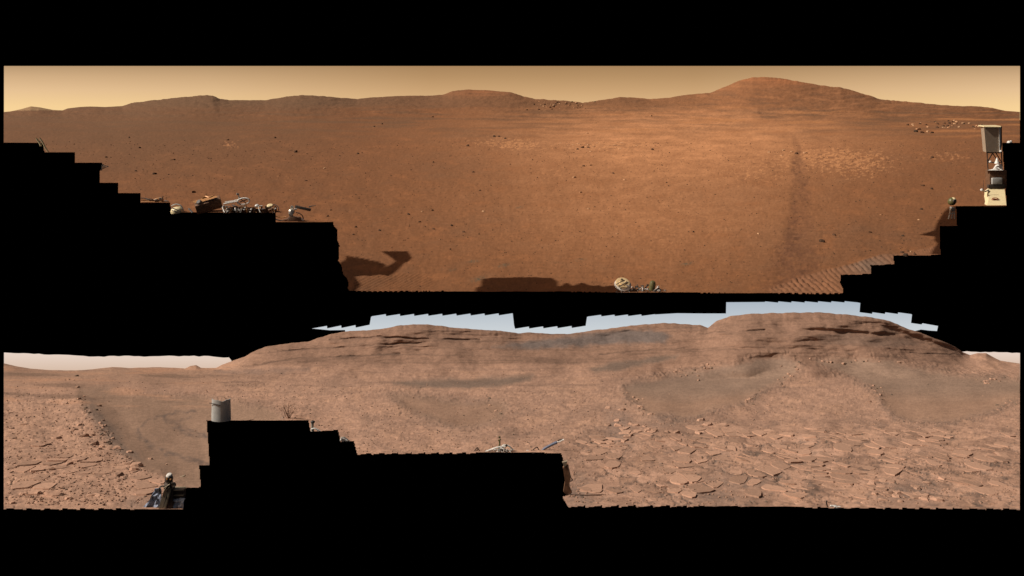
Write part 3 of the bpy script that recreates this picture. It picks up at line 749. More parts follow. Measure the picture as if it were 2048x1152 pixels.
for k in range(40):      # rubble ridge on the right
    c = random.uniform(1815, 1965)
    put_stone(UP, upper_ground, S_lite if random.random() < .5 else S_dark, c, 243 + abs(c - 1890) * 0.08 + random.uniform(-2, 12), random.uniform(3, 6), 1.5)
for k in range(48):      # pale outcrop
    put_stone(UP, upper_ground, S_lite, random.gauss(1195, 60), random.gauss(293, 6), random.uniform(2, 5.5), 2.0, tilt=0.05, sink=0.3)

random.seed(21)
def scatter(n, box, meshes, w, dep=1.6, ok=None, tilt=0.15, sink=0.1):
    done = 0; tries = 0
    while done < n and tries < n * 30:
        tries += 1
        c = random.uniform(box[0], box[1]); r = random.uniform(box[2], box[3])
        if LO['gap'][gi(LO, c, r)] < 6 or r > 1008: continue
        if ok and not ok(c, r): continue
        sz = random.uniform(*w) * (0.45 + 0.55 * (r - 700) / 300)
        put_stone(LO, lower_ground, meshes, c, r, sz, dep * random.uniform(.8, 1.3), tilt=tilt, sink=sink)
        done += 1
notsand = lambda c, r: LO['sand'][gi(LO, c, r)] > 3
scatter(14, (1540, 2032, 850, 1008), S_slab, (12, 32), 1.9, notsand, .07, .09)
scatter(8, (1160, 1540, 840, 1008), S_slab, (12, 28), 1.9, notsand, .07, .09)
scatter(22, (1200, 1420, 815, 885), S_low, (12, 24), 1.5, notsand)
scatter(16, (20, 240, 800, 1005), S_low, (11, 24), 1.6, notsand)
scatter(20, (1740, 1900, 955, 1005), S_low, (12, 22), 1.4, notsand)
for c, r, w in ((188,888,17),(205,893,14),(234,898,16),(196,912,13),(258,928,16),(271,934,20),(268,942,18),(258,905,12),(48,990,14),(76,988,16),(138,997,15),(25,1005,12),(160,850,12),(150,860,11),(168,872,15),(185,870,12),(300,918,9)):
    put_stone(LO, lower_ground, S_low, c, r, w, 1.4, sink=0.05)
for k in range(26):
    t = random.random(); put_stone(LO, lower_ground, S_grey if k % 3 == 0 else S_low, 150 + 75 * t + random.gauss(0, 9), 775 + 110 * t + random.gauss(0, 8), random.uniform(4, 9), 1.3)
for a, b2, n in (((1345, 752), (1440, 735), 12), ((1552, 765), (1600, 730), 12), ((1490, 812), (1520, 788), 10), ((1742, 768), (1772, 806), 12), ((1640, 722), (1800, 722), 12), ((1930, 755), (2030, 762), 10), ((1255, 795), (1300, 826), 9), ((1995, 812), (2035, 796), 6), ((960, 806), (1010, 822), 6)):
    for k in range(n):
        t = random.random(); put_stone(LO, lower_ground, S_grey if k % 4 == 0 else S_low, a[0] + (b2[0] - a[0]) * t + random.gauss(0, 13), a[1] + (b2[1] - a[1]) * t + random.gauss(0, 6), random.uniform(3.5, 7.5), 1.3)

# flat bedrock slabs, each fitted between its neighbours with an open joint
def clip_half(poly, m, n):
    out = []
    for i in range(len(poly)):
        a, b2 = poly[i], poly[(i + 1) % len(poly)]
        da = (a[0] - m[0]) * n[0] + (a[1] - m[1]) * n[1]; db = (b2[0] - m[0]) * n[0] + (b2[1] - m[1]) * n[1]
        if da <= 0: out.append(a)
        if (da < 0 < db) or (db < 0 < da):
            t = da / (da - db); out.append((a[0] + (b2[0] - a[0]) * t, a[1] + (b2[1] - a[1]) * t))
    return out

def px_of(x, y, z):
    return CX + F * x / y, HOR + F * (H - z) / y

def slab_field(box_, cw, cd, keepfn, seed, shear):
    r = random.Random(seed)
    x0, x1, y0, y1 = box_
    nx, ny = int((x1 - x0) / cw) + 1, int((y1 - y0) / cd) + 1
    g = {}
    for i in range(-1, nx + 1):
        for j in range(-1, ny + 1):
            g[i, j] = (i + .5 + r.uniform(-.42, .42), j + .5 + r.uniform(-.42, .42))
    for i in range(nx):
        for j in range(ny):
            p = g[i, j]
            if r.random() < .2: continue
            poly = [(p[0] - 1.1, p[1] - 1.1), (p[0] + 1.1, p[1] - 1.1), (p[0] + 1.1, p[1] + 1.1), (p[0] - 1.1, p[1] + 1.1)]
            for a in (-1, 0, 1):
                for b2 in (-1, 0, 1):
                    if (a or b2) and (i + a, j + b2) in g:
                        q2 = g[i + a, j + b2]
                        poly = clip_half(poly, ((p[0] + q2[0]) / 2, (p[1] + q2[1]) / 2), (q2[0] - p[0], q2[1] - p[1]))
            if len(poly) < 3: continue
            def wpt(u):
                y = y0 + u[1] * cd; return (x0 + u[0] * cw + shear * (y - y0), y)
            cx_, cy_ = wpt(p)
            rr = LA + LB / cy_; cc_ = CX + F * cx_ / cy_
            if not (20 < cc_ < 2028) or not (rr < 1004): continue
            if LO['gap'][gi(LO, cc_, rr)] < 10 or not keepfn(cc_, rr, r): continue
            th = r.uniform(.001, .0075); shrink = r.uniform(.72, .97)
            A_, b_ = [], []
            for u in poly + [p]:
                x, y = wpt((p[0] + (u[0] - p[0]) * .8, p[1] + (u[1] - p[1]) * .8))
                g_ = on(LO, CX + F * x / y, LA + LB / y); A_.append((1, g_.x - cx_, g_.y - cy_)); b_.append(g_.z)
            cz, gx, gy = np.linalg.lstsq(np.array(A_), np.array(b_), rcond=None)[0]
            res = float(np.std(np.array(b_) - np.array(A_) @ np.array([cz, gx, gy])))
            cz += 0.4 * res; gx = float(np.clip(gx, -.35, .35)) + r.uniform(-.02, .02); gy = float(np.clip(gy, -.5, .1)) + r.uniform(-.015, .015)
            top, low = [], []
            pw = [wpt((p[0] + (u[0] - p[0]) * shrink, p[1] + (u[1] - p[1]) * shrink)) for u in poly]
            pw2 = []
            for k in range(len(pw)):                                   # chipped corners
                a, b2 = pw[k], pw[(k + 1) % len(pw)]
                t1, t2 = r.uniform(.08, .25), r.uniform(.75, .92)
                pw2 += [(a[0] + (b2[0] - a[0]) * t1, a[1] + (b2[1] - a[1]) * t1), (a[0] + (b2[0] - a[0]) * t2, a[1] + (b2[1] - a[1]) * t2)]
            for x, y in pw2:
                z = gx * (x - cx_) + gy * (y - cy_)
                e = r.uniform(.94, 1.0)
                top.append(((x - cx_) * .95 * e, (y - cy_) * .95 * e, z + th + r.uniform(-.001, .001))); low.append((x - cx_, y - cy_, z - .02))
            if any(not (14 < px_of(x + cx_, y + cy_, z + cz)[0] < 2034 and px_of(x + cx_, y + cy_, z + cz)[1] < 1007) for x, y, z in low): continue
            n = len(top)
            me = raw_mesh('slab', low + top, [tuple(range(n, 2 * n))] + [(k, (k + 1) % n, n + (k + 1) % n, n + k) for k in range(n)], M['stone_lower'])
            o = link('slab', me, lower_ground, (cx_, cy_, float(cz)))
def keep_right(c, r_, r):
    if LO['sand'][gi(LO, c, r_)] < 8 or c < 1165: return False
    return float(fbm(np.array([c / 130.0]), np.array([r_ / 50.0]), 2, 211)[0]) > 0.0 and r.random() < .82
slab_field((0.45, 5.4, 6.1, 9.6), 0.165, 0.33, keep_right, 51, 0.10)
def keep_small(c, r_, r):
    if LO['sand'][gi(LO, c, r_)] < 8 or c < 1165: return False
    v = float(fbm(np.array([c / 130.0]), np.array([r_ / 50.0]), 2, 211)[0])
    return -0.35 < v < 0.0 and r.random() < .62
slab_field((0.45, 5.4, 6.1, 9.2), 0.095, 0.20, keep_small, 57, -0.22)
def keep_left(c, r_, r):
    return LO['sand'][gi(LO, c, r_)] > 6 and float(fbm(np.array([c / 90.0]), np.array([r_ / 40.0]), 2, 213)[0]) > -0.05
slab_field((-4.4, -2.2, 6.1, 8.6), 0.15, 0.26, keep_left, 53, -0.15)

# gravel too fine to pick apart: one mesh per ground
def gravel_mesh(name, G, parent, spots, mat, flat):
    V, Fc = [], []
    for c, r, w in spots:
        p = on(G, c, r); s = w * p.y / F * 0.5
        a0 = random.uniform(0, 6.28); n = 5; b0 = len(V)
        for k in range(n):
            a = a0 + 2 * math.pi * k / n; rr = s * random.uniform(.7, 1.1)
            V.append((p.x + rr * math.cos(a), p.y + rr * 1.5 * math.sin(a), p.z - s * .3))
        for k in range(n):
            a = a0 + 2 * math.pi * k / n; rr = s * random.uniform(.45, .8)
            V.append((p.x + rr * math.cos(a), p.y + rr * 1.5 * math.sin(a), p.z + s * flat * random.uniform(.7, 1.2)))
        for k in range(n):
            Fc.append((b0 + k, b0 + (k + 1) % n, b0 + n + (k + 1) % n, b0 + n + k))
        Fc.append(tuple(range(b0 + n, b0 + 2 * n)))
    return tag(link(name, raw_mesh(name, V, Fc, mat), parent), kind='stuff')

spots_a, spots_b = [], []
while len(spots_a) < 3300:
    c = random.uniform(10, 2038); r = 1014 - 290 * random.random() ** 1.2
    wt = 0.4 if c > 1150 and r > 830 else (1.0 if c < 260 and r > 790 else (0.45 if r > 760 else 0.15))
    if random.random() > wt or LO['gap'][gi(LO, c, r)] < 3 or r > 1010: continue
    if r < 760 and r < np.interp(c, sky_l[:, 0], sky_l[:, 1]) + 12: continue
    if not notsand(c, r) and random.random() > 0.05: continue
    (spots_a if random.random() < .92 else spots_b).append((c, r, random.uniform(2.0, 6.5) * (0.4 + 0.6 * (r - 700) / 300)))
gravel_mesh('gravel', LO, lower_ground, spots_a, M['stone_lower'], 0.75)
gravel_mesh('gravel', LO, lower_ground, spots_b, M['stone_grey'], 0.75)
spots = []
while len(spots) < 3800:
    c = random.uniform(10, 2038); r = 582 - 300 * random.random() ** 0.8
    if UP['gap'][gi(UP, c, r)] < 4: continue
    spots.append((c, r, random.uniform(0.9, 2.2) if random.random() < .9 else random.uniform(2.2, 3.6)))
gravel_mesh('gravel', UP, upper_ground, spots, M['stone_dark'], 0.8)

# ------------------------------------------------------------------ rover hardware
def frame_up(d):
    d = d.normalized()
    u = Vector((0, 0, 1)) if abs(d.z) < 0.9 else Vector((1, 0, 0))
    a = d.cross(u).normalized(); return a, a.cross(d).normalized()

def tube(bm, pts, rad, n=8, closed=False):
    pts = [Vector(p) for p in pts]; rings = []
    N = len(pts)
    rads = rad if isinstance(rad, (list, tuple)) else [rad] * N
    for i, p in enumerate(pts):
        if closed: d = pts[(i + 1) % N] - pts[i - 1]
        else: d = pts[min(i + 1, N - 1)] - pts[max(i - 1, 0)]
        a, b2 = frame_up(d)
        rings.append([bm.verts.new(p + (a * math.cos(2 * math.pi * k / n) + b2 * math.sin(2 * math.pi * k / n)) * rads[i]) for k in range(n)])
    for i in range(N if closed else N - 1):
        A, B = rings[i], rings[(i + 1) % N]
        for k in range(n): bm.faces.new((A[k], A[(k + 1) % n], B[(k + 1) % n], B[k]))
    if not closed:
        bm.faces.new(rings[0][::-1]); bm.faces.new(rings[-1])

def smooth_path(pts, k=6):
    pts = [Vector(p) for p in pts]; out = []
    for i in range(len(pts) - 1):
        p0, p1, p2, p3 = pts[max(i - 1, 0)], pts[i], pts[i + 1], pts[min(i + 2, len(pts) - 1)]
        for j in range(k):
            t = j / k
            out.append(0.5 * ((2 * p1) + (p2 - p0) * t + (2 * p0 - 5 * p1 + 4 * p2 - p3) * t * t + (3 * p1 - p0 - 3 * p2 + p3) * t ** 3))
    return out + [pts[-1]]

def box(bm, ctr, size, rot=(0, 0, 0), bevel=0.0, taper=1.0):
    mt = Matrix.Translation(ctr) @ Matrix.Rotation(rot[2], 4, 'Z') @ Matrix.Rotation(rot[1], 4, 'Y') @ Matrix.Rotation(rot[0], 4, 'X')
    vs = []
    for z in (-.5, .5):
        k = taper if z > 0 else 1
        for x, y in ((-.5, -.5), (.5, -.5), (.5, .5), (-.5, .5)):
            vs.append(bm.verts.new(mt @ Vector((x * size[0] * k, y * size[1] * k, z * size[2]))))
    fs = [(3, 2, 1, 0), (4, 5, 6, 7)] + [(i, (i + 1) % 4, 4 + (i + 1) % 4, 4 + i) for i in range(4)]
    fc = [bm.faces.new([vs[i] for i in f]) for f in fs]
    if bevel:
        bmesh.ops.bevel(bm, geom=list({e for f in fc for e in f.edges}), offset=bevel, segments=2, affect='EDGES', profile=0.6)

def lathe(bm, base, axis, prof, n=20, cap=True):
    axis = Vector(axis).normalized(); a, b2 = frame_up(axis); rings = []
    for h, rad in prof:
        rings.append([bm.verts.new(Vector(base) + axis * h + (a * math.cos(2 * math.pi * k / n) + b2 * math.sin(2 * math.pi * k / n)) * max(rad, 1e-4)) for k in range(n)])
    for A, B in zip(rings[:-1], rings[1:]):
        for k in range(n): bm.faces.new((A[k], A[(k + 1) % n], B[(k + 1) % n], B[k]))
    if cap:
        bm.faces.new(rings[0][::-1]); bm.faces.new(rings[-1])

def prism(bm, pts, vec):
    A = [bm.verts.new(Vector(p)) for p in pts]; B = [bm.verts.new(Vector(p) + Vector(vec)) for p in pts]
    n = len(A)
    bm.faces.new(A); bm.faces.new(B[::-1])
    for i in range(n): bm.faces.new((A[i], B[i], B[(i + 1) % n], A[(i + 1) % n]))

class Thing:
    def parts(s, name, mat, fns, parent=None, smooth=True):
        return [s.part(name, mat, f, parent, smooth) for f in fns]
    def __init__(s, name, label, cat, base, group=None):
        s.o = bpy.data.objects.new(name, None); COL.objects.link(s.o)
        s.o.location = base; s.base = Vector(base); s.o.empty_display_size = 0.2
        tag(s.o, label, cat, group)
    def part(s, name, mat, fn, parent=None, smooth=True, label=None):
        """every separate piece that fn builds becomes a part of its own; returns the first"""
        bm = bmesh.new(); fn(bm)
        bmesh.ops.translate(bm, verts=bm.verts, vec=-s.base)
        bmesh.ops.recalc_face_normals(bm, faces=bm.faces)
        bm.verts.index_update()
        isl = [-1] * len(bm.verts); n = 0
        for v0 in bm.verts:
            if isl[v0.index] >= 0: continue
            st = [v0]; isl[v0.index] = n
            while st:
                for e in st.pop().link_edges:
                    for w in e.verts:
                        if isl[w.index] < 0: isl[w.index] = n; st.append(w)
            n += 1
        vs = [[] for _ in range(n)]; fs = [[] for _ in range(n)]; loc = {}
        for v in bm.verts:
            k = isl[v.index]; loc[v.index] = len(vs[k]); vs[k].append(tuple(v.co))
        for f in bm.faces:
            fs[isl[f.verts[0].index]].append(tuple(loc[v.index] for v in f.verts))
        bm.free()
        first = None
        for k in range(n):
            me = raw_mesh(name, vs[k], fs[k], mat, smooth)
            if smooth: me.set_sharp_from_angle(angle=math.radians(35))
            o = bpy.data.objects.new(name, me); COL.objects.link(o); o.parent = parent or s.o
            if label: o['label'] = label
            first = first or o
        return first

# --- left cluster of deck hardware on the orange plain
Yd = gY(424.0); s = Yd / F
Q_ = lambda c, r, dy=0.0, Y0=Yd: P(c, r, Y0 + dy)
t = Thing('rover_deck', 'cluttered rover deck hardware with tilted brown box on long black step', 'rover', Q_(440, 425))
def housing(bm):
    box(bm, Q_(417, 409.5, .25), (50 * s, .5, 19 * s), (0.25, -0.26, 0.32), 0.03)
hb = t.part('housing', M['brown'], housing)
t.part('cover_flap', M['copper'], lambda bm: prism(bm, [Q_(385, 404, .05), Q_(393, 407, -.02), Q_(434, 394.5, .0), Q_(424, 392.5, .3)], (0.0, 0.05, 0.03)), hb)
t.part('foil_strip', M['copper'], lambda bm: [tube(bm, smooth_path([Q_(404, 397, .2), Q_(411, 393, .25), Q_(419, 395, .15), Q_(428, 392, .25), Q_(432, 395, .3)]), 1.4 * s, 6)], hb)
t.part('opening', M['dark'], lambda bm: lathe(bm, Q_(398, 404.5, -.02), (-.3, -.7, .6), [(0, 5 * s), (.03, 5.5 * s), (.05, 4 * s)], 14), hb)
t.part('bracket_arm', M['white'], lambda bm: [tube(bm, [Q_(447, 408, -.1), Q_(462, 405, -.12), Q_(476, 402.5, -.12)], 1.3 * s), tube(bm, [Q_(450, 404.5, .0), Q_(464, 402.5, 0), Q_(478, 399, -.05)], 1.1 * s), tube(bm, [Q_(478, 409, -.1), Q_(492, 409, -.1)], 1.2 * s)])
t.part('bracket_ring', M['white'], lambda bm: tube(bm, [Q_(487 + 12 * math.cos(a) + 2 * math.sin(a), 402.5 - 6.3 * math.sin(a), -.1) for a in np.linspace(0, 2 * math.pi, 20, endpoint=False)], 1.5 * s, 8, True))
t.part('ring_web', M['steel'], lambda bm: [tube(bm, [Q_(480, 404, -.08), Q_(494, 399, -.08)], 1.0 * s), tube(bm, [Q_(482, 399, -.08), Q_(492, 406, -.08)], .8 * s)])
t.part('stub_mast', M['silver'], lambda bm: [tube(bm, [Q_(477, 402, -.05), Q_(478, 395, -.05), Q_(476, 386, -.05)], [1.6 * s, 1.2 * s, 1.0 * s]), box(bm, Q_(475.5, 388.5, -.05), (5 * s, 4 * s, 4 * s), (0, .3, .4), .01), box(bm, Q_(480, 396, -.05), (5 * s, 3 * s, 3 * s), (0, .2, .1), .01)])
def lumps(bm):
    r = random.Random(5)
    for c in range(447, 549, 7):
        hgt = 10 + r.uniform(-2, 4)
        box(bm, Q_(c + 3, 425 - hgt / 2, r.uniform(-.05, .25)), (9 * s, r.uniform(.2, .4), hgt * s), (r.uniform(-.15, .15), r.uniform(-.25, .25), r.uniform(-.5, .5)), .015)
t.part('equipment_box', M['brown'], lumps)
def knobs(bm):
    for c, r, w in ((456, 423, 1.6), (479, 421, 1.3), (483, 419, 1.2), (489, 419.5, 1.6), (503, 419, 2.0), (501, 424, 1.5)):
        lathe(bm, Q_(c, r, -.25), (0, -1, .3), [(0, w * s), (.04, w * s), (.06, w * .6 * s)], 10)
t.part('fastener', M['white'], knobs)
t.part('knob', M['white'], lambda bm: lathe(bm, Q_(514, 412.5, -.05), (.1, -.3, 1), [(0, 4.2 * s), (.03, 4.6 * s), (.06, 3.6 * s), (.08, 1.5 * s)], 14))
t.part('cap_disc', M['cream'], lambda bm: lathe(bm, Q_(540, 412.5, -.05), (.05, -.4, 1), [(0, 6 * s), (.03, 6.3 * s), (.06, 5.2 * s), (.07, 2 * s)], 18))
t.part('cable_loop', M['dark'], lambda bm: [tube(bm, smooth_path([Q_(543, 410, .1), Q_(550, 409.5, .1), Q_(556, 414, .05), Q_(557, 420, 0), Q_(553, 425, 0)]), 1.0 * s, 6), tube(bm, smooth_path([Q_(545, 412, .0), Q_(551, 413, .0), Q_(553, 419, 0), Q_(549, 425, 0)]), .8 * s, 6)])
def clutter(seed, n, wmin, wmax):
    def fn(bm):
        r = random.Random(seed)
        for k in range(n):
            c = r.uniform(446, 552); h = r.uniform(6, 19)
            tube(bm, smooth_path([Q_(c, 425, r.uniform(-.3, .1)), Q_(c + r.uniform(-6, 6), 425 - h * .7, r.uniform(-.3, .0)), Q_(c + r.uniform(-11, 11), 425 - h * r.uniform(.6, 1), r.uniform(-.3, .0))], 3), r.uniform(wmin, wmax) * s, 6)
    return fn
t.part('white_tube', M['white'], clutter(71, 11, .6, 1.2))
t.part('copper_tube', M['copper'], clutter(72, 9, .6, 1.2))
t.part('dark_tube', M['dark'], clutter(73, 7, .6, 1.0))
t.part('drum', M['cream'], lambda bm: lathe(bm, Q_(355, 425, .1), (-.1, -.1, 1), [(0, 12.5 * s), (4 * s, 13 * s), (8 * s, 11 * s), (11 * s, 7 * s), (12 * s, 2 * s)], 22))
t.part('drum_band', M['dark'], lambda bm: [tube(bm, smooth_path([Q_(343, 416, -.15), Q_(350, 418, -.2), Q_(362, 423, -.22)]), 1.0 * s, 6), tube(bm, smooth_path([Q_(344, 421, -.18), Q_(350, 423, -.22), Q_(356, 425, -.22)]), .9 * s, 6)])
t.part('arched_hose', M['grey'], lambda bm: tube(bm, smooth_path([Q_(343, 412, .05), Q_(352, 408.5, .05), Q_(361, 411, .05), Q_(365, 417, .05), Q_(366, 425, .05)]), 1.2 * s, 7))
t.part('white_pin', M['white'], lambda bm: tube(bm, [Q_(377, 417, -.1), Q_(381, 420.5, -.1), Q_(385, 425, -.1)], 1.8 * s, 8))

Yc = gY(404.5); s = Yc / F
Q_ = lambda c, r, dy=0.0, Y0=Yc: P(c, r, Y0 + dy)
t = Thing('cable_bundle', 'tan and dark cable bundle on black step left of rover deck', 'cable', Q_(312, 405))
t.part('tan_cable', M['copper'], lambda bm: [tube(bm, smooth_path([Q_(282, 400, 0), Q_(295, 400.5, .05), Q_(310, 402, 0), Q_(338, 404.5, 0)]), 1.3 * s, 6), tube(bm, smooth_path([Q_(282, 404, -.05), Q_(300, 403.5, -.05), Q_(320, 404.5, -.05)]), 1.4 * s, 6), tube(bm, smooth_path([Q_(305, 400, 0), Q_(315, 397, 0), Q_(324, 396, 0), Q_(326, 401, 0)]), 1.3 * s, 6)])
t.part('dark_cable', M['dark'], lambda bm: [tube(bm, smooth_path([Q_(282, 396, .05), Q_(292, 397, .05), Q_(303, 401, .0), Q_(315, 400, 0), Q_(335, 404, 0)]), 1.1 * s, 6), tube(bm, smooth_path([Q_(292, 399, -.03), Q_(302, 398, -.03), Q_(314, 403, -.03)]), .9 * s, 6)])
t.part('connector', M['silver'], lambda bm: [box(bm, Q_(322, 397.5, 0), (7 * s, 5 * s, 4 * s), (.2, .4, .3), .01), box(bm, Q_(311, 400, -.05), (6 * s, 4 * s, 3 * s), (.1, -.2, .1), .01), box(bm, Q_(333, 402.5, 0), (8 * s, 4 * s, 3 * s), (.1, .25, .1), .01)])
t.part('pin', M['brown'], lambda bm: tube(bm, [Q_(324, 398, 0), Q_(326, 392, 0)], [.9 * s, 1.3 * s], 6))

Ya = gY(442.0); s = Ya / F
Q_ = lambda c, r, dy=0.0, Y0=Ya: P(c, r, Y0 + dy)
t = Thing('instrument_arm', 'silver jointed instrument arm with dark bar pointing right above black step', 'arm', Q_(588, 443))  # the rover's jointed instrument arm
t.part('foot', M['brown'], lambda bm: [box(bm, Q_(590, 438, .1), (28 * s, .35, 10 * s), (0, .12, .2), .02, .8), box(bm, Q_(573, 440, .1), (16 * s, .3, 5 * s), (0, -.2, .1), .02)])
t.part('joint', M['silver'], lambda bm: [lathe(bm, Q_(583, 424, -.05), (.3, -1, .2), [(0, 5.5 * s), (.1, 6 * s), (.14, 4 * s)], 16), box(bm, Q_(584, 416, 0), (6 * s, 5 * s, 8 * s), (.1, .3, .3), .01), box(bm, Q_(582, 430, 0), (7 * s, 5 * s, 9 * s), (.1, -.35, .2), .01)])
bar = t.part('bar', M['steel'], lambda bm: box(bm, Q_(606, 416.5, 0), (32 * s, 5 * s, 5.2 * s), (0, .22, 0), .01))
t.part('bar_tip', M['steel'], lambda bm: tube(bm, [Q_(618, 413.5, 0), Q_(625, 411.8, 0), Q_(632, 411, 0)], [1.6 * s, 1.0 * s, .5 * s], 6), bar)
t.part('clamp', M['white'], lambda bm: [box(bm, Q_(582, 426.5, -.2), (5 * s, 3 * s, 9 * s), (0, -.5, .1), .008), box(bm, Q_(591, 418, -.1), (5 * s, 3 * s, 3 * s), (0, .2, .1), .008), tube(bm, [Q_(603, 437, -.1), Q_(607, 441, -.1)], 1.6 * s)])
t.part('cable', M['dark'], lambda bm: [tube(bm, smooth_path([Q_(552, 439, 0), Q_(562, 441, 0), Q_(574, 438.5, 0), Q_(580, 432, 0)]), 1.1 * s, 6), tube(bm, smooth_path([Q_(592, 425, .1), Q_(601, 428, .1), Q_(606, 434, .1), Q_(606, 443, .1)]), 1.0 * s, 6)])
t.part('copper_hose', M['copper'], lambda bm: tube(bm, smooth_path([Q_(552, 432, .1), Q_(562, 435, .1), Q_(574, 433, .1)]), 1.3 * s, 6))

Yp_ = gY(304.0); s = Yp_ / F
Q_ = lambda c, r, dy=0.0, Y0=Yp_: P(c, r, Y0 + dy)
t = Thing('bent_pipe', 'pair of cream bent pipes rising behind the highest black step at left', 'pipe', Q_(97, 305))
t.part('pipe', M['cream'], lambda bm: tube(bm, smooth_path([Q_(72.5, 276.5, 0), Q_(75, 280, 0), Q_(79, 286, 0), Q_(82, 292, 0)]), 1.9 * s, 8))
t.part('pipe', M['cream'], lambda bm: tube(bm, smooth_path([Q_(79.5, 276.5, 0), Q_(83, 281, 0), Q_(87, 288, 0), Q_(91, 296, 0), Q_(97, 305, 0)]), 1.7 * s, 8))
t.part('pipe_clip', M['dark'], lambda bm: tube(bm, [Q_(76, 282.5, 0), Q_(84, 282, 0)], 1.1 * s, 6))
Yp_ = gY(341.0); s = Yp_ / F
Q_ = lambda c, r, dy=0.0, Y0=Yp_: P(c, r, Y0 + dy)
t = Thing('strut_bracket', 'small dark strut bracket jutting from side of black steps at left', 'bracket', Q_(203, 341))
t.part('strut', M['dark'], lambda bm: [tube(bm, [Q_(203, 341, 0), Q_(204, 333, 0), Q_(206, 328, 0)], 1.0 * s, 6), tube(bm, [Q_(204, 329, 0), Q_(211, 331.5, 0), Q_(217, 333, 0)], .8 * s, 6), tube(bm, [Q_(204, 338, 0), Q_(211, 335, 0), Q_(217, 333, 0)], .8 * s, 6)])
t.part('fitting', M['silver'], lambda bm: box(bm, Q_(208, 334, 0), (4 * s, 3 * s, 4 * s), (.2, .3, .3), .02))

# --- gold disc hardware at the plain's near edge
Yt = gY(582.0); s = Yt / F
Q_ = lambda c, r, dy=0.0, Y0=Yt: P(c, r, Y0 + dy)
t = Thing('instrument_turret', 'round gold capped instrument turret with dark struts at plain edge', 'instrument', Q_(1270, 584))
ax = (0.05, -0.55, 0.83)
ds = t.part('gold_disc', M['gold'], lambda bm: lathe(bm, Q_(1245, 567.5, .05), ax, [(0, 12 * s), (1.5 * s, 14.5 * s), (3.5 * s, 14.0 * s), (4.5 * s, 11 * s), (4.0 * s, 8 * s), (6.5 * s, 7 * s), (6.0 * s, 3 * s)], 26))
t.part('disc_rim', M['white'], lambda bm: lathe(bm, Q_(1245.5, 570.0, .06), ax, [(-2 * s, 14 * s), (0, 17.2 * s), (1.5 * s, 17.0 * s), (2 * s, 14 * s)], 26), ds)
t.part('disc_rib', M['steel'], lambda bm: [tube(bm, [Q_(1233, 569, -.07), Q_(1241, 564, -.07), Q_(1250, 561, .0)], .9 * s, 6), tube(bm, [Q_(1238, 574, -.1), Q_(1247, 568, -.1), Q_(1257, 564, -.05)], .9 * s, 6), tube(bm, [Q_(1243, 560, .05), Q_(1244, 557, .05)], 1.6 * s, 6)], ds)
t.part('pedestal', M['steel'], lambda bm: box(bm, Q_(1246, 579, .12), (24 * s, .12, 11 * s), (0, 0, 0), .01, .8))
def struts(mat, seed, n, wmin, wmax):
    def fn(bm):
        r = random.Random(seed)
        for k in range(n):
            c = r.uniform(1228, 1326); top = 17 if c < 1290 else 13 - (c - 1290) * .2
            if c < 1262: top = 8
            h = top * r.uniform(.35, 1.0); a = r.uniform(-14, 14)
            p0 = Q_(min(c, 1322), 584.5, r.uniform(-.12, .2)); p1 = Q_(c + a, 584 - h, r.uniform(-.12, .2))
            tube(bm, [p0, p1], r.uniform(wmin, wmax) * s, 6)
            if k % 2: box(bm, p1, (r.uniform(3, 7) * s, 3 * s, r.uniform(1.5, 3.5) * s), (r.uniform(-.4, .4), r.uniform(-.5, .5), r.uniform(-.5, .5)))
    t.part('strut' if mat != 'silver' else 'bracket', M[mat], fn, smooth=False)
struts('steel', 8, 26, .7, 1.6)
struts('silver', 9, 16, .5, 1.1)
struts('white', 10, 7, .5, .9)
t.part('actuator', M['olive'], lambda bm: lathe(bm, Q_(1303, 582, .1), (.15, 0, 1), [(0, 6 * s), (14 * s, 6.5 * s), (19 * s, 5 * s), (21 * s, 2 * s)], 14))

# --- right-hand antenna tower
Yw = gY(410.5); s = Yw / F
Q_ = lambda c, r, dy=0.0, Y0=Yw: P(c, r, Y0 + dy)
t = Thing('antenna_tower', 'tall grey box antenna on dark struts above cream deck at right edge', 'antenna', Q_(1993, 411))
t.part('deck_plate', M['cream'], lambda bm: prism(bm, [Q_(1974, 411, 0), Q_(2013, 411, 0), Q_(2009, 376.5, .9), Q_(1976.5, 376.5, .9), Q_(1975, 388, .6), Q_(1977, 399, .3)], (0.02, .3, -.12)), smooth=False)
em = t.part('emblem', M['red'], lambda bm: tube(bm, [Q_(1990.5 + 7 * math.cos(a), 398.7 - 3.2 * math.sin(a), .28 + .02 * math.sin(a)) for a in np.linspace(0, 2 * math.pi, 18, endpoint=False)], .75 * s, 5, True))
t.part('emblem_mark', M['red'], lambda bm: [box(bm, Q_(c, 398.7, .27), (w * s, .04, h * s), (0, a, 0)) for c, w, h, a in ((1986.5, 1.2, 3.4, .3), (1988.6, 1.2, 3.6, -.3), (1991, 2.4, 2.8, 0), (1994, 1.2, 3.4, .2))], em, smooth=False)
t.part('side_band', M['brown'], lambda bm: box(bm, Q_(1992, 358, 1.1), (34 * s * 1.03, .35, 36.5 * s * 1.03), (0, 0, 0), .02))
t.part('square_cover', M['grey'], lambda bm: box(bm, Q_(1993.5, 362, .86), (20 * s * 1.02, .1, 13 * s), (0, 0, 0), .02))
t.part('ledge', M['steel'], lambda bm: box(bm, Q_(1992, 372.5, .9), (34 * s, .12, 7 * s), (0, 0, 0), .01))
t.part('white_plate', M['white'], lambda bm: prism(bm, [Q_(1975, 340.5, .85), Q_(2006, 340.5, .85), Q_(2005, 328, 1.15), Q_(1996, 328, 1.15), Q_(1991, 336, 1.0)], (0, .2, -.05)), smooth=False)
def legs(a, b2, w):
    return lambda bm: tube(bm, [Q_(a[0], a[1], 1.0), Q_(b2[0], b2[1], 1.0)], w * s, 7)
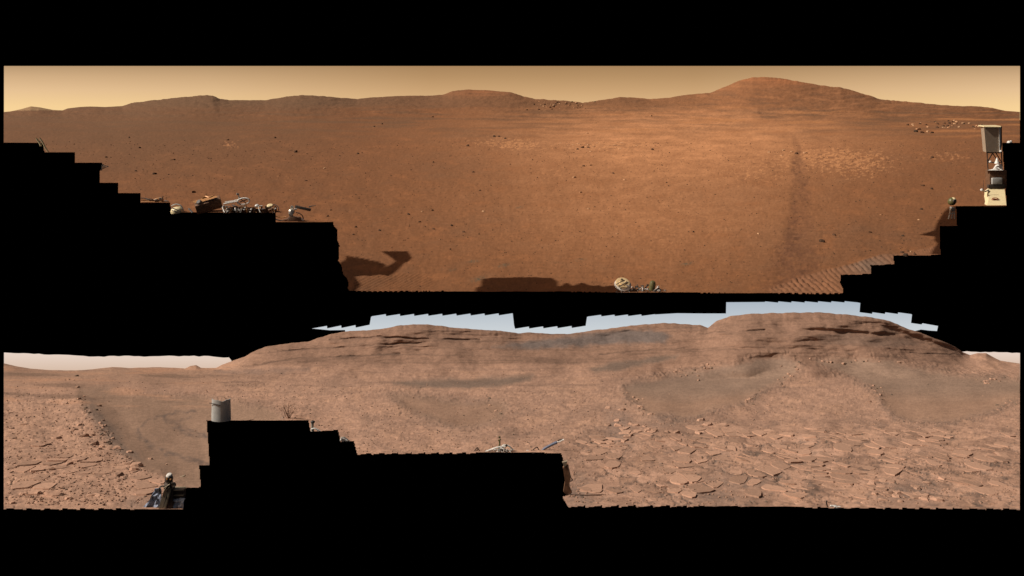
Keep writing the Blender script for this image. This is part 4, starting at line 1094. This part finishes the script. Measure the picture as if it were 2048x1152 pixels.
for a, b2, w in (((1974, 304), (1976, 340), 1.1), ((2003, 304), (2004, 332), 1.1), ((1975, 324), (1986, 305), 1.1), ((1997, 324), (1985, 306), 1.0), ((2004, 326), (1992, 306), 1.0), ((1973, 305.5), (2003, 305.5), 1.2), ((1976, 325), (2004, 325), 1.0)):
    t.part('strut', M['dark'], legs(a, b2, w))
t.part('white_cone', M['white'], lambda bm: lathe(bm, Q_(1994, 327, .9), (0, 0, 1), [(0, 5 * s), (6 * s, 3 * s), (12 * s, .8 * s)], 12))
t.part('knuckle', M['white'], lambda bm: [lathe(bm, Q_(1980, 325, .9), (.2, -.4, 1), [(0, 2.4 * s), (2 * s, 2.8 * s), (4 * s, 1 * s)], 10), lathe(bm, Q_(2001, 304, .9), (.2, -.4, 1), [(0, 2.2 * s), (2 * s, 2.6 * s), (4 * s, 1 * s)], 10)])
pn = t.part('antenna_box', M['panel_grey'], lambda bm: prism(bm, [Q_(1968, 253.5, .95), Q_(1998, 253.5, .95), Q_(1999, 304, .95), Q_(1972.5, 304.5, .95)], (0.10, .45, 0.02)), smooth=False)
t.part('lit_edge', M['white'], lambda bm: prism(bm, [Q_(1998, 253.5, .93), Q_(2001.5, 253.5, .98), Q_(2002, 303, .98), Q_(1999, 304, .93)], (0.0, .3, 0)), pn, smooth=False)  # white strip paints in the sunlit side of the box
t.part('lit_top_edge', M['cream'], lambda bm: prism(bm, [Q_(1967.5, 252, .93), Q_(2002, 252, .95), Q_(2001.5, 254, .9), Q_(1967.8, 254, .9)], (0.03, .5, 0.03)), pn, smooth=False)  # cream strip paints in the sunlit top
t.part('dark_backplate', M['dark'], lambda bm: prism(bm, [Q_(2001.8, 253, 1.0), Q_(2004, 253, 1.0), Q_(2004, 290, 1.0), Q_(2002, 300, 1.0)], (0.0, .3, 0)), pn, smooth=False)
kb = t.part('side_knob', M['white'], lambda bm: lathe(bm, Q_(1963.5, 380, .5), (.2, -1, .3), [(-2.5 * s, 1.5 * s), (-1.5 * s, 2.6 * s), (0, 3 * s), (1.5 * s, 2.6 * s), (2.5 * s, 1.2 * s)], 12))
t.part('knob_arm', M['silver'], lambda bm: tube(bm, smooth_path([Q_(1965, 381, .5), Q_(1970, 383, .6), Q_(1977, 380, .75)]), 1.5 * s, 7), kb)
t.part('whip_rod', M['dark'], lambda bm: tube(bm, [Q_(1967, 381, .5), Q_(1967.3, 360, .5)], .35 * s, 5), kb)

Yh = gY(438.0); s = Yh / F
Q_ = lambda c, r, dy=0.0, Y0=Yh: P(c, r, Y0 + dy)
def post_legs(t, Q_, s, mat):
    for a, b2 in (((1897, 438), (1901, 416)), ((1903.5, 437), (1904, 415)), ((1909, 438), (1907, 416))):
        t.part('leg', mat, lambda bm, a=a, b2=b2: tube(bm, [Q_(*a, 0), Q_((a[0] + b2[0]) / 2 + 1, (a[1] + b2[1]) / 2, 0), Q_(*b2, 0)], [1.4 * s, 1.2 * s, 1.9 * s], 8))
t = Thing('sensor_post', 'short silver sensor post with olive ball head near right black steps', 'sensor', Q_(1903, 438))
post_legs(t, Q_, s, M['silver'])
t.part('crossbar', M['silver'], lambda bm: [tube(bm, [Q_(1898, 428, 0), Q_(1909, 427, 0)], 1.2 * s, 7), box(bm, Q_(1904, 418, 0), (9 * s, 6 * s, 8 * s), (.1, .2, .2), .02)])
hd = t.part('ball_head', M['olive'], lambda bm: lathe(bm, Q_(1903.5, 410.5, 0), (0, 0, 1), [(0, 3 * s), (2 * s, 6 * s), (6 * s, 7.8 * s), (10 * s, 7.2 * s), (14 * s, 4.5 * s), (15.5 * s, 1.5 * s)], 18))
t.part('cap', M['cream'], lambda bm: lathe(bm, Q_(1905.5, 402, 0), (.25, -.25, 1), [(0, 7.2 * s), (3 * s, 6.6 * s), (6 * s, 4.2 * s), (7.5 * s, 1 * s)], 18), hd)
t.part('lens', M['dark'], lambda bm: lathe(bm, Q_(1907.5, 402, -.1), (.5, -1, .1), [(0, 3.4 * s), (.05, 3.2 * s), (.06, 2 * s)], 14), hd)
Yq = gY(285.6); s = Yq / F
t = Thing('deck_fitting', 'tiny white fitting on the black step beside the antenna box', 'fitting', P(2020, 285.6, Yq))
t.part('dome', M['white'], lambda bm: lathe(bm, P(2018, 285.5, Yq), (0, 0, 1), [(0, 4 * s), (2.4 * s, 3.4 * s), (4.2 * s, 1 * s)], 12))
t.part('pin', M['white'], lambda bm: lathe(bm, P(2022, 285.5, Yq), (0, 0, 1), [(0, 2 * s), (4 * s, 1.8 * s), (5 * s, .6 * s)], 10))

# --- lower slope hardware
Yg = lY(839.0); s = Yg / F
Q_ = lambda c, r, dy=0.0, Y0=Yg: P(c, r, Y0 + dy)
t = Thing('grey_drum', 'smooth grey open topped drum with notched rim on black step', 'drum', Q_(436, 840))
def drum(bm):
    n = 26; rings = []
    ctr = Q_(436, 840, .0) + Vector((0, 20 * s, 0))
    for rad, top in ((19.8, 0), (18.8, 1), (17.6, 1), (18.4, 0)):
        ring = []
        for k in range(n + 1):
            a = math.pi + math.pi * k / n
            notch = max(0, 1 - abs((a - math.radians(288)) / 0.45))
            ring.append(bm.verts.new(ctr + Vector((rad * s * math.cos(a), 0.6 * rad * s * math.sin(a), ((36.5 - 3.0 * notch) * s if top else -7.0 * s)))))
        rings.append(ring)
    for i in range(4):
        A, B = rings[i], rings[(i + 1) % 4]
        for k in range(n): bm.faces.new((A[k], A[k + 1], B[k + 1], B[k]))
    for k in (0, n): bm.faces.new([r_[k] for r_ in rings])
t.part('shell', M['grey'], drum)
t.part('dark_inner_line', M['dark'], lambda bm: tube(bm, [Q_(418, 806, .08), Q_(430, 808, .05), Q_(441, 811, .045)], .7 * s, 6))  # thin dark line drawn for the drum's dark inside
t.part('rim_lip', M['cream'], lambda bm: tube(bm, [Q_(443, 808.8, .06), Q_(448, 807.8, .07), Q_(454, 805.8, .1)], .7 * s, 6))

Yg = lY(840.0); s = Yg / F
Q_ = lambda c, r, dy=0.0, Y0=Yg: P(c, r, Y0 + dy)
t = Thing('wire_tuft', 'dark spindly tuft of twisted wires standing on black step edge', 'wire', Q_(578, 841))
def tuft(bm):
    r = random.Random(4)
    for k in range(20):
        c0 = 578 + r.uniform(-3, 3); c1 = 574 + r.uniform(-9, 16); r1 = r.uniform(809, 828)
        tube(bm, smooth_path([Q_(c0, 841, 0), Q_((c0 + c1) / 2 + r.uniform(-3, 1), (841 + r1) / 2, r.uniform(-.05, .05)), Q_(c1, r1, r.uniform(-.05, .05)), Q_(c1 + r.uniform(-2, 6), r1 - r.uniform(0, 4), 0)], 4), r.uniform(.22, .42) * s, 5)
t.part('wire', M['brown'], tuft)
def fringe(bm):
    for a, b2 in (((571, 841), (566, 833)), ((582, 841), (592, 834)), ((570, 837), (564, 839)), ((584, 838), (590, 840))):
        tube(bm, [Q_(*a), Q_(*b2)], .7 * s, 5)
t.part('clip', M['dark'], fringe)
t.part('base_foil', M['white'], lambda bm: [box(bm, Q_(566, 838.5, .02), (7 * s, 4 * s, 4 * s), (.3, .5, .2), .004), box(bm, Q_(588, 839, .02), (6 * s, 4 * s, 2.5 * s), (.3, -.4, .2), .004)])

Yg = lY(861.0); s = Yg / F
Q_ = lambda c, r, dy=0.0, Y0=Yg: P(c, r, Y0 + dy)
t = Thing('capped_post', 'stubby pale post with dark cap in the notch right of wire tuft', 'post', Q_(626, 862))
t.part('stem', M['silver'], lambda bm: lathe(bm, Q_(625, 862, .02), (0, 0, 1), [(0, 3.6 * s), (3 * s, 3.2 * s), (12 * s, 2.7 * s), (17 * s, 3.3 * s)], 12))
t.part('cap', M['dark'], lambda bm: lathe(bm, Q_(625.5, 845, .02), (0, 0, 1), [(0, 4.2 * s), (2 * s, 4.4 * s), (3.4 * s, 3 * s)], 12))
t.part('side_bracket', M['white'], lambda bm: [tube(bm, smooth_path([Q_(622, 859), Q_(630, 857), Q_(637, 862)]), 1.3 * s, 7), tube(bm, [Q_(633, 858), Q_(641, 862)], 1.0 * s, 6)])
Yg = lY(882.5); s = Yg / F
Q_ = lambda c, r, dy=0.0, Y0=Yg: P(c, r, Y0 + dy)
t = Thing('white_clamp', 'crumpled white clamp lying on the black step below capped post', 'clamp', Q_(688, 883))
t.part('jaw', M['white'], lambda bm: [box(bm, Q_(685, 879, .02), (8 * s, 6 * s, 7 * s), (.2, .4, .3), .004), box(bm, Q_(691, 880.5, .02), (9 * s, 5 * s, 3.4 * s), (.2, .35, .1), .004)])
t.part('strap', M['silver'], lambda bm: tube(bm, smooth_path([Q_(681, 876), Q_(688, 874.5), Q_(695, 879), Q_(700, 883)]), 1.0 * s, 6))

Yg = lY(905.0); s = Yg / F
Q_ = lambda c, r, dy=0.0, Y0=Yg: P(c, r, Y0 + dy)
t = Thing('white_bracket', 'white looped metal bracket with dark stub on long black ledge', 'bracket', Q_(998, 905))
t.part('rail', M['white'], lambda bm: [tube(bm, smooth_path([Q_(967, 905), Q_(980, 900), Q_(996, 894.5), Q_(1012, 893)]), 1.7 * s, 8), tube(bm, smooth_path([Q_(974, 905), Q_(990, 900.5), Q_(1010, 898)]), 1.2 * s, 8)])
t.part('loop', M['white'], lambda bm: tube(bm, [Q_(1014 + 9.5 * math.cos(a), 896.5 - 6 * math.sin(a) + 2.5 * math.cos(a), .02) for a in np.linspace(0, 2 * math.pi, 18, endpoint=False)], 1.6 * s, 8, True))
t.part('strut', M['silver'], lambda bm: [tube(bm, [Q_(996, 905, .02), Q_(1004, 896, .02), Q_(1012, 904, .02)], 1.1 * s, 6), tube(bm, [Q_(1006, 905, .02), Q_(1027, 898, .02)], 1.2 * s, 6), tube(bm, [Q_(998, 897, .02), Q_(1020, 903, .02)], .9 * s, 6)])
def tangle(bm):
    r = random.Random(31)
    for k in range(14):
        c = r.uniform(974, 1024); h = 11 * (1 - abs(c - 1003) / 40)
        tube(bm, smooth_path([Q_(c, 905.5, r.uniform(-.03, .04)), Q_(c + r.uniform(-8, 8), 905 - h * .6, r.uniform(-.03, .04)), Q_(c + r.uniform(-10, 10), 905 - h * r.uniform(.6, 1), 0)], 4), r.uniform(.5, 1.1) * s, 6)
t.part('tangle_tube', M['white'], tangle)
t.part('joint', M['steel'], lambda bm: [lathe(bm, Q_(1013, 891, -.02), (0, -1, .2), [(0, 2.4 * s), (.01, 2.4 * s)], 10), box(bm, Q_(1003, 900, .04), (12 * s, 5 * s, 8 * s), (0, .1, .2), .004)])
t.part('stub', M['olive'], lambda bm: [tube(bm, [Q_(998, 896, .03), Q_(999.5, 888, .03), Q_(999, 879, .03)], [2.6 * s, 1.6 * s, 1.9 * s], 8), tube(bm, [Q_(996, 881, .03), Q_(1002, 878.5, .03)], 1.2 * s, 6), box(bm, Q_(999, 874.5, .03), (3.5 * s, 3 * s, 3 * s), (.2, .3, .1))])
t = Thing('wire_arch', 'little black wire arch left of white bracket on black ledge', 'wire', Q_(954, 905))
t.part('arch', M['dark'], lambda bm: tube(bm, smooth_path([Q_(944, 906), Q_(950, 901), Q_(954, 895.5), Q_(957, 899), Q_(961, 905)]), 1.1 * s, 7))
t.part('tie', M['brown'], lambda bm: tube(bm, [Q_(951, 906), Q_(955, 899)], 1.2 * s, 6))
t = Thing('arm_tube', 'blue grey tube with white tip pointing up right off ledge end', 'tube', Q_(1085, 905))
sv = t.part('sleeve', M['blue'], lambda bm: tube(bm, [Q_(1081, 904, 0), Q_(1090, 896.5, 0), Q_(1100, 891, 0), Q_(1114, 884.5, 0)], [2.2 * s, 2.6 * s, 2.6 * s, 2.9 * s], 14))
t.part('tip', M['white'], lambda bm: tube(bm, smooth_path([Q_(1114, 884.5, 0), Q_(1120, 883, 0), Q_(1124, 880.5, 0), Q_(1128, 879.5, 0)]), 1.7 * s, 8), sv)
t.part('tip_hook', M['dark'], lambda bm: tube(bm, smooth_path([Q_(1115, 881, 0), Q_(1120, 879.5, 0), Q_(1126, 879, 0)]), .9 * s, 6), sv)
t.part('cable_loop', M['dark'], lambda bm: [tube(bm, smooth_path([Q_(1064, 903), Q_(1068, 898), Q_(1074, 894.5), Q_(1078, 900), Q_(1081, 904)]), 1.1 * s, 6), tube(bm, smooth_path([Q_(1062, 901), Q_(1070, 901), Q_(1077, 903)]), .8 * s, 6)])
t.part('base_block', M['dark'], lambda bm: [box(bm, Q_(1082, 904, .02), (14 * s, 8 * s, 5 * s), (0, -.3, 0), .003)])
t.part('ledge_clip', M['white'], lambda bm: [box(bm, Q_(1057, 902.5, .02), (9 * s, 4 * s, 3 * s), (.2, .2, .2), .003), box(bm, Q_(1067, 905, .02), (7 * s, 4 * s, 2.4 * s), (.2, -.2, .2), .003)])

Yg = lY(990.0); s = Yg / F
Q_ = lambda c, r, dy=0.0, Y0=Yg: P(c, r, Y0 + dy)
t = Thing('torn_panel', 'upright dark torn panel with pale triangular top on gap edge', 'panel', Q_(1134, 990))
pp = t.part('panel', M['brown'], lambda bm: prism(bm, [Q_(1126, 937), Q_(1129, 931), Q_(1137, 930), Q_(1139, 945), Q_(1141, 958), Q_(1138, 972), Q_(1144, 985), Q_(1133, 990), Q_(1127, 984), Q_(1130, 965)], (0, .03, 0)), smooth=False)
t.part('pale_corner', M['khaki'], lambda bm: prism(bm, [Q_(1124.5, 925, -.01), Q_(1134.5, 922.5, -.01), Q_(1133, 930, -.01), Q_(1128.5, 935, -.01)], (0, .02, 0)), pp, smooth=False)
t.part('hook_wire', M['dark'], lambda bm: tube(bm, smooth_path([Q_(1136, 932, -.01), Q_(1139, 945, -.01), Q_(1142, 956, -.01), Q_(1145, 960, -.01), Q_(1140, 963, -.01)]), 1.1 * s, 6), pp)

Yg = lY(1017.5); s = Yg / F
Q_ = lambda c, r, dy=0.0, Y0=Yg: P(c, r, Y0 + dy)
t = Thing('sensor_mast', 'leaning khaki sensor mast with ball head between crumpled silver foil sheets', 'sensor', Q_(330, 1018))
t.part('column', M['khaki'], lambda bm: prism(bm, [Q_(317, 1018), Q_(331, 1018), Q_(341, 983), Q_(342, 970), Q_(330, 972), Q_(325, 990)], (0.01, .05, 0)), smooth=False)
t.part('column_groove', M['steel'], lambda bm: tube(bm, smooth_path([Q_(325, 1016, -.004), Q_(331, 998, -.004), Q_(334, 980, -.004)]), .8 * s, 6))
t.part('column_side', M['dark'], lambda bm: prism(bm, [Q_(331, 1018, .01), Q_(345, 1018, .01), Q_(346, 980, .01), Q_(342, 972, .01)], (0, .04, 0)), smooth=False)
t.part('collar', M['steel'], lambda bm: [box(bm, Q_(337, 970, .02), (16 * s, .05, 9 * s), (.1, -.3, .1), .004), tube(bm, smooth_path([Q_(326, 972), Q_(320, 974), Q_(319, 981), Q_(322, 988)]), 1.6 * s, 8), tube(bm, smooth_path([Q_(342, 966), Q_(348, 966), Q_(351, 970), Q_(346, 975)]), 1.7 * s, 8)])
t.part('cable_wrap', M['khaki'], lambda bm: [tube(bm, [Q_(328, 976, -.01), Q_(340, 968, -.01)], 1.2 * s, 6), tube(bm, [Q_(330, 984, -.01), Q_(339, 974, -.01)], 1.0 * s, 6), tube(bm, [Q_(327, 984, -.012), Q_(334, 972, -.012)], .9 * s, 6)])
hd = t.part('ball_head', M['steel'], lambda bm: lathe(bm, Q_(338, 965.5, .02), (0, 0, 1), [(0, 4 * s), (3 * s, 7 * s), (8 * s, 8 * s), (12 * s, 7.4 * s), (16 * s, 5 * s), (18 * s, 1 * s)], 18))
t.part('cap', M['white'], lambda bm: lathe(bm, Q_(338.5, 950.5, .015), (0, -.3, 1), [(0, 6.2 * s), (2.5 * s, 4.6 * s), (3.6 * s, 1 * s)], 16), hd)
t.part('lens', M['copper'], lambda bm: [lathe(bm, Q_(335, 957, -.02), (-.3, -1, 0), [(0, 2.2 * s), (.01, 1.8 * s)], 12), lathe(bm, Q_(341.5, 959, -.02), (.4, -1, 0), [(0, 2.0 * s), (.01, 1.5 * s)], 12)], hd)
def crumple(pts_grid, thick, seed):
    def fn(bm):
        r = random.Random(seed)
        nr, nc = len(pts_grid), len(pts_grid[0])
        for lay in (0, thick):
            pass
        A = [[bm.verts.new(p + Vector((r.uniform(-1, 1) * .004, r.uniform(-1, 1) * .018, r.uniform(-1, 1) * .003))) for p in row] for row in pts_grid]
        B = [[bm.verts.new(v.co + Vector((0, thick, 0))) for v in row] for row in A]
        for i in range(nr - 1):
            for j in range(nc - 1):
                bm.faces.new((A[i][j], A[i][j + 1], A[i + 1][j + 1], A[i + 1][j]))
                bm.faces.new((B[i][j], B[i + 1][j], B[i + 1][j + 1], B[i][j + 1]))
        bnd = [(0, j) for j in range(nc)] + [(i, nc - 1) for i in range(1, nr)] + [(nr - 1, j) for j in range(nc - 2, -1, -1)] + [(i, 0) for i in range(nr - 2, 0, -1)]
        for (a, b2), (c, d2) in zip(bnd, bnd[1:] + bnd[:1]):
            bm.faces.new((A[a][b2], B[a][b2], B[c][d2], A[c][d2]))
    return fn
gl = []
for i in range(7):
    v = i / 6; l = 283 + (312 - 283) * v ** 0.75; rt = 320 + 2 * v; row = 1017.5 - 41 * v
    gl.append([Q_(l + (rt - l) * j / 6, row, .04 + .05 * v) for j in range(7)])
t.part('foil_sheet', M['foil_dark'], crumple(gl, .01, 3), smooth=False, label='slate blue crumpled foil sheet')
gl = []
for i in range(5):
    v = i / 4; gl.append([Q_(346 + (367 - 346 + 2.5 * v) * j / 5, 1016.5 - 20 * v, .03) for j in range(6)])
t.part('foil_sheet', M['foil'], crumple(gl, .01, 6), smooth=False, label='bright silver crumpled foil sheet')
t.part('dark_box', M['dark'], lambda bm: box(bm, Q_(357, 987, .06), (25 * s, .05, 17 * s), (0, 0, 0), .003))
t.part('box_lip', M['khaki'], lambda bm: [box(bm, Q_(357, 977.5, .04), (25 * s, .05, 2 * s)), box(bm, Q_(357, 990, .03), (22 * s, .02, 1.4 * s))])
p = on(LO, 361, 953)
sl_ = Yg2 = p.y; s2 = p.y / F
t = Thing('bent_strip', 'thin tan curled strip lying on sand right of sensor mast head', 'strip', p)
t.part('strip', M['khaki'], lambda bm: tube(bm, smooth_path([P(349, 954.5, p.y), P(356, 955, p.y), P(364, 953.5, p.y), P(371, 950.5, p.y)]), [0.6 * s2] + [1.5 * s2] * 15 + [1.7 * s2] * 2 + [.6 * s2], 7))

Yg = lY(1014.0); s = Yg / F
Q_ = lambda c, r, dy=0.0, Y0=Yg: P(c, r, Y0 + dy)
t = Thing('stub_antenna', 'tiny black stub antenna beside white scrap at bottom right edge', 'antenna', Q_(1655, 1015))
t.part('rod', M['dark'], lambda bm: tube(bm, smooth_path([Q_(1655.5, 1016), Q_(1654, 1010), Q_(1653, 1006), Q_(1653.5, 1002)]), [1.3 * s] * 12 + [1.6 * s] * 4 + [1.7 * s] * 2 + [1.2 * s], 8))
t.part('tip', M['dark'], lambda bm: lathe(bm, Q_(1653.5, 1003, 0), (0, 0, 1), [(0, 1.9 * s), (1.2 * s, 1.8 * s), (2.2 * s, .6 * s)], 10))
t.part('white_scrap', M['white'], lambda bm: [box(bm, Q_(1667, 1013.2, .01), (13 * s, .02, 3.4 * s), (.3, .06, .1), .002), box(bm, Q_(1676, 1014.5, .01), (12 * s, .02, 1.8 * s), (.3, .05, .1), .002), box(bm, Q_(1660, 1015, .01), (7 * s, .02, 1.6 * s), (.2, -.1, .1), .002)])

# ------------------------------------------------------------------ unseen shadow casters added overhead, plates cut to rover shadow outlines
def lifted(pts, h):
    out = []
    for c, r in pts:
        g = P(c, r, gY(r)); out.append(g + TO_SUN * (h / TO_SUN.z))
    return out
def overhead(name, label, part_name, polys, h, post, joinpt):
    t = Thing(name, label, 'rover', (post[0], post[1], -9.0))
    t.part('post', M['steel'], lambda bm: lathe(bm, (post[0], post[1], -9.0), (0, 0, 1), [(0, .5), (.2, .45), (.3, .2), (h + 9.2, .16), (h + 9.4, .1)], 16))  # post and boom are added, only there to hold the plates
    t.part('boom', M['grey'], lambda bm: tube(bm, [(post[0], post[1], h + .2), joinpt], .10, 10))
    for k, pl in enumerate(polys):  # each plate is a shadow outline lifted towards the sun
        t.part(part_name, M['brown'], lambda bm, pl=pl: prism(bm, lifted(pl, h), TO_SUN * 0.35), smooth=False)
sh1 = [(676,556),(676,530),(682,524),(689,519),(691,511),(697,510),(699,514),(704,511),(709,516),(715,512),(719,518),(727,515),(730,520),(737,517),(741,523),(748,520),(752,525),(757,521),(761,527),(766,526),(773,531),(768,537),(782,528),(791,522),(778,512),(762,503),(790,502.5),(815,502),(820,509),(825,516),(818,523),(808,527),(800,536),(790,545),(776,551),(758,549),(742,552),(726,551),(712,554),(717,562),(722,570),(716,576),(711,584),(690,584),(680,570)]
sh2 = [(946,592),(950.5,582),(951,575),(961,573),(964,558),(990,556),(1012,555.5),(1040,554),(1070,553.5),(1086,556),(1104,556),(1116,563),(1117,574),(1124,571),(1126,568),(1132,566),(1139,567),(1143,571),(1150,571),(1158,567),(1168,566),(1178,570),(1188,572),(1196,569),(1206,573),(1220,570),(1231,571),(1244,580),(1244,592)]
sh3 = [(1897,412),(1884,425),(1876,439),(1871,452),(1869,461),(1855,465),(1839,470.5),(1868,472),(1868,481),(1874,486),(1864,503),(1861,508),(1890,510),(1925,490),(1925,412)]
Lp = lifted([(690, 545)], 8.0)[0]
overhead('shadow_caster', 'added unseen shadow caster for rover arm on post at left', 'turret', [sh1], 8.0, (-19.0, Lp.y), Lp)
Lq = lifted([(960, 588.0)], 8.0)[0]
overhead('shadow_caster', 'added unseen shadow caster for rover box on post at left', 'equipment_box', [sh2], 8.0, (-19.0, Lq.y), Lq)
Lr = lifted([(1915, 455)], 9.0)[0]
overhead('shadow_caster', 'added unseen shadow caster for curved rover part at right', 'shadow_plate', [sh3], 9.0, (25.0, Lr.y), Lr)
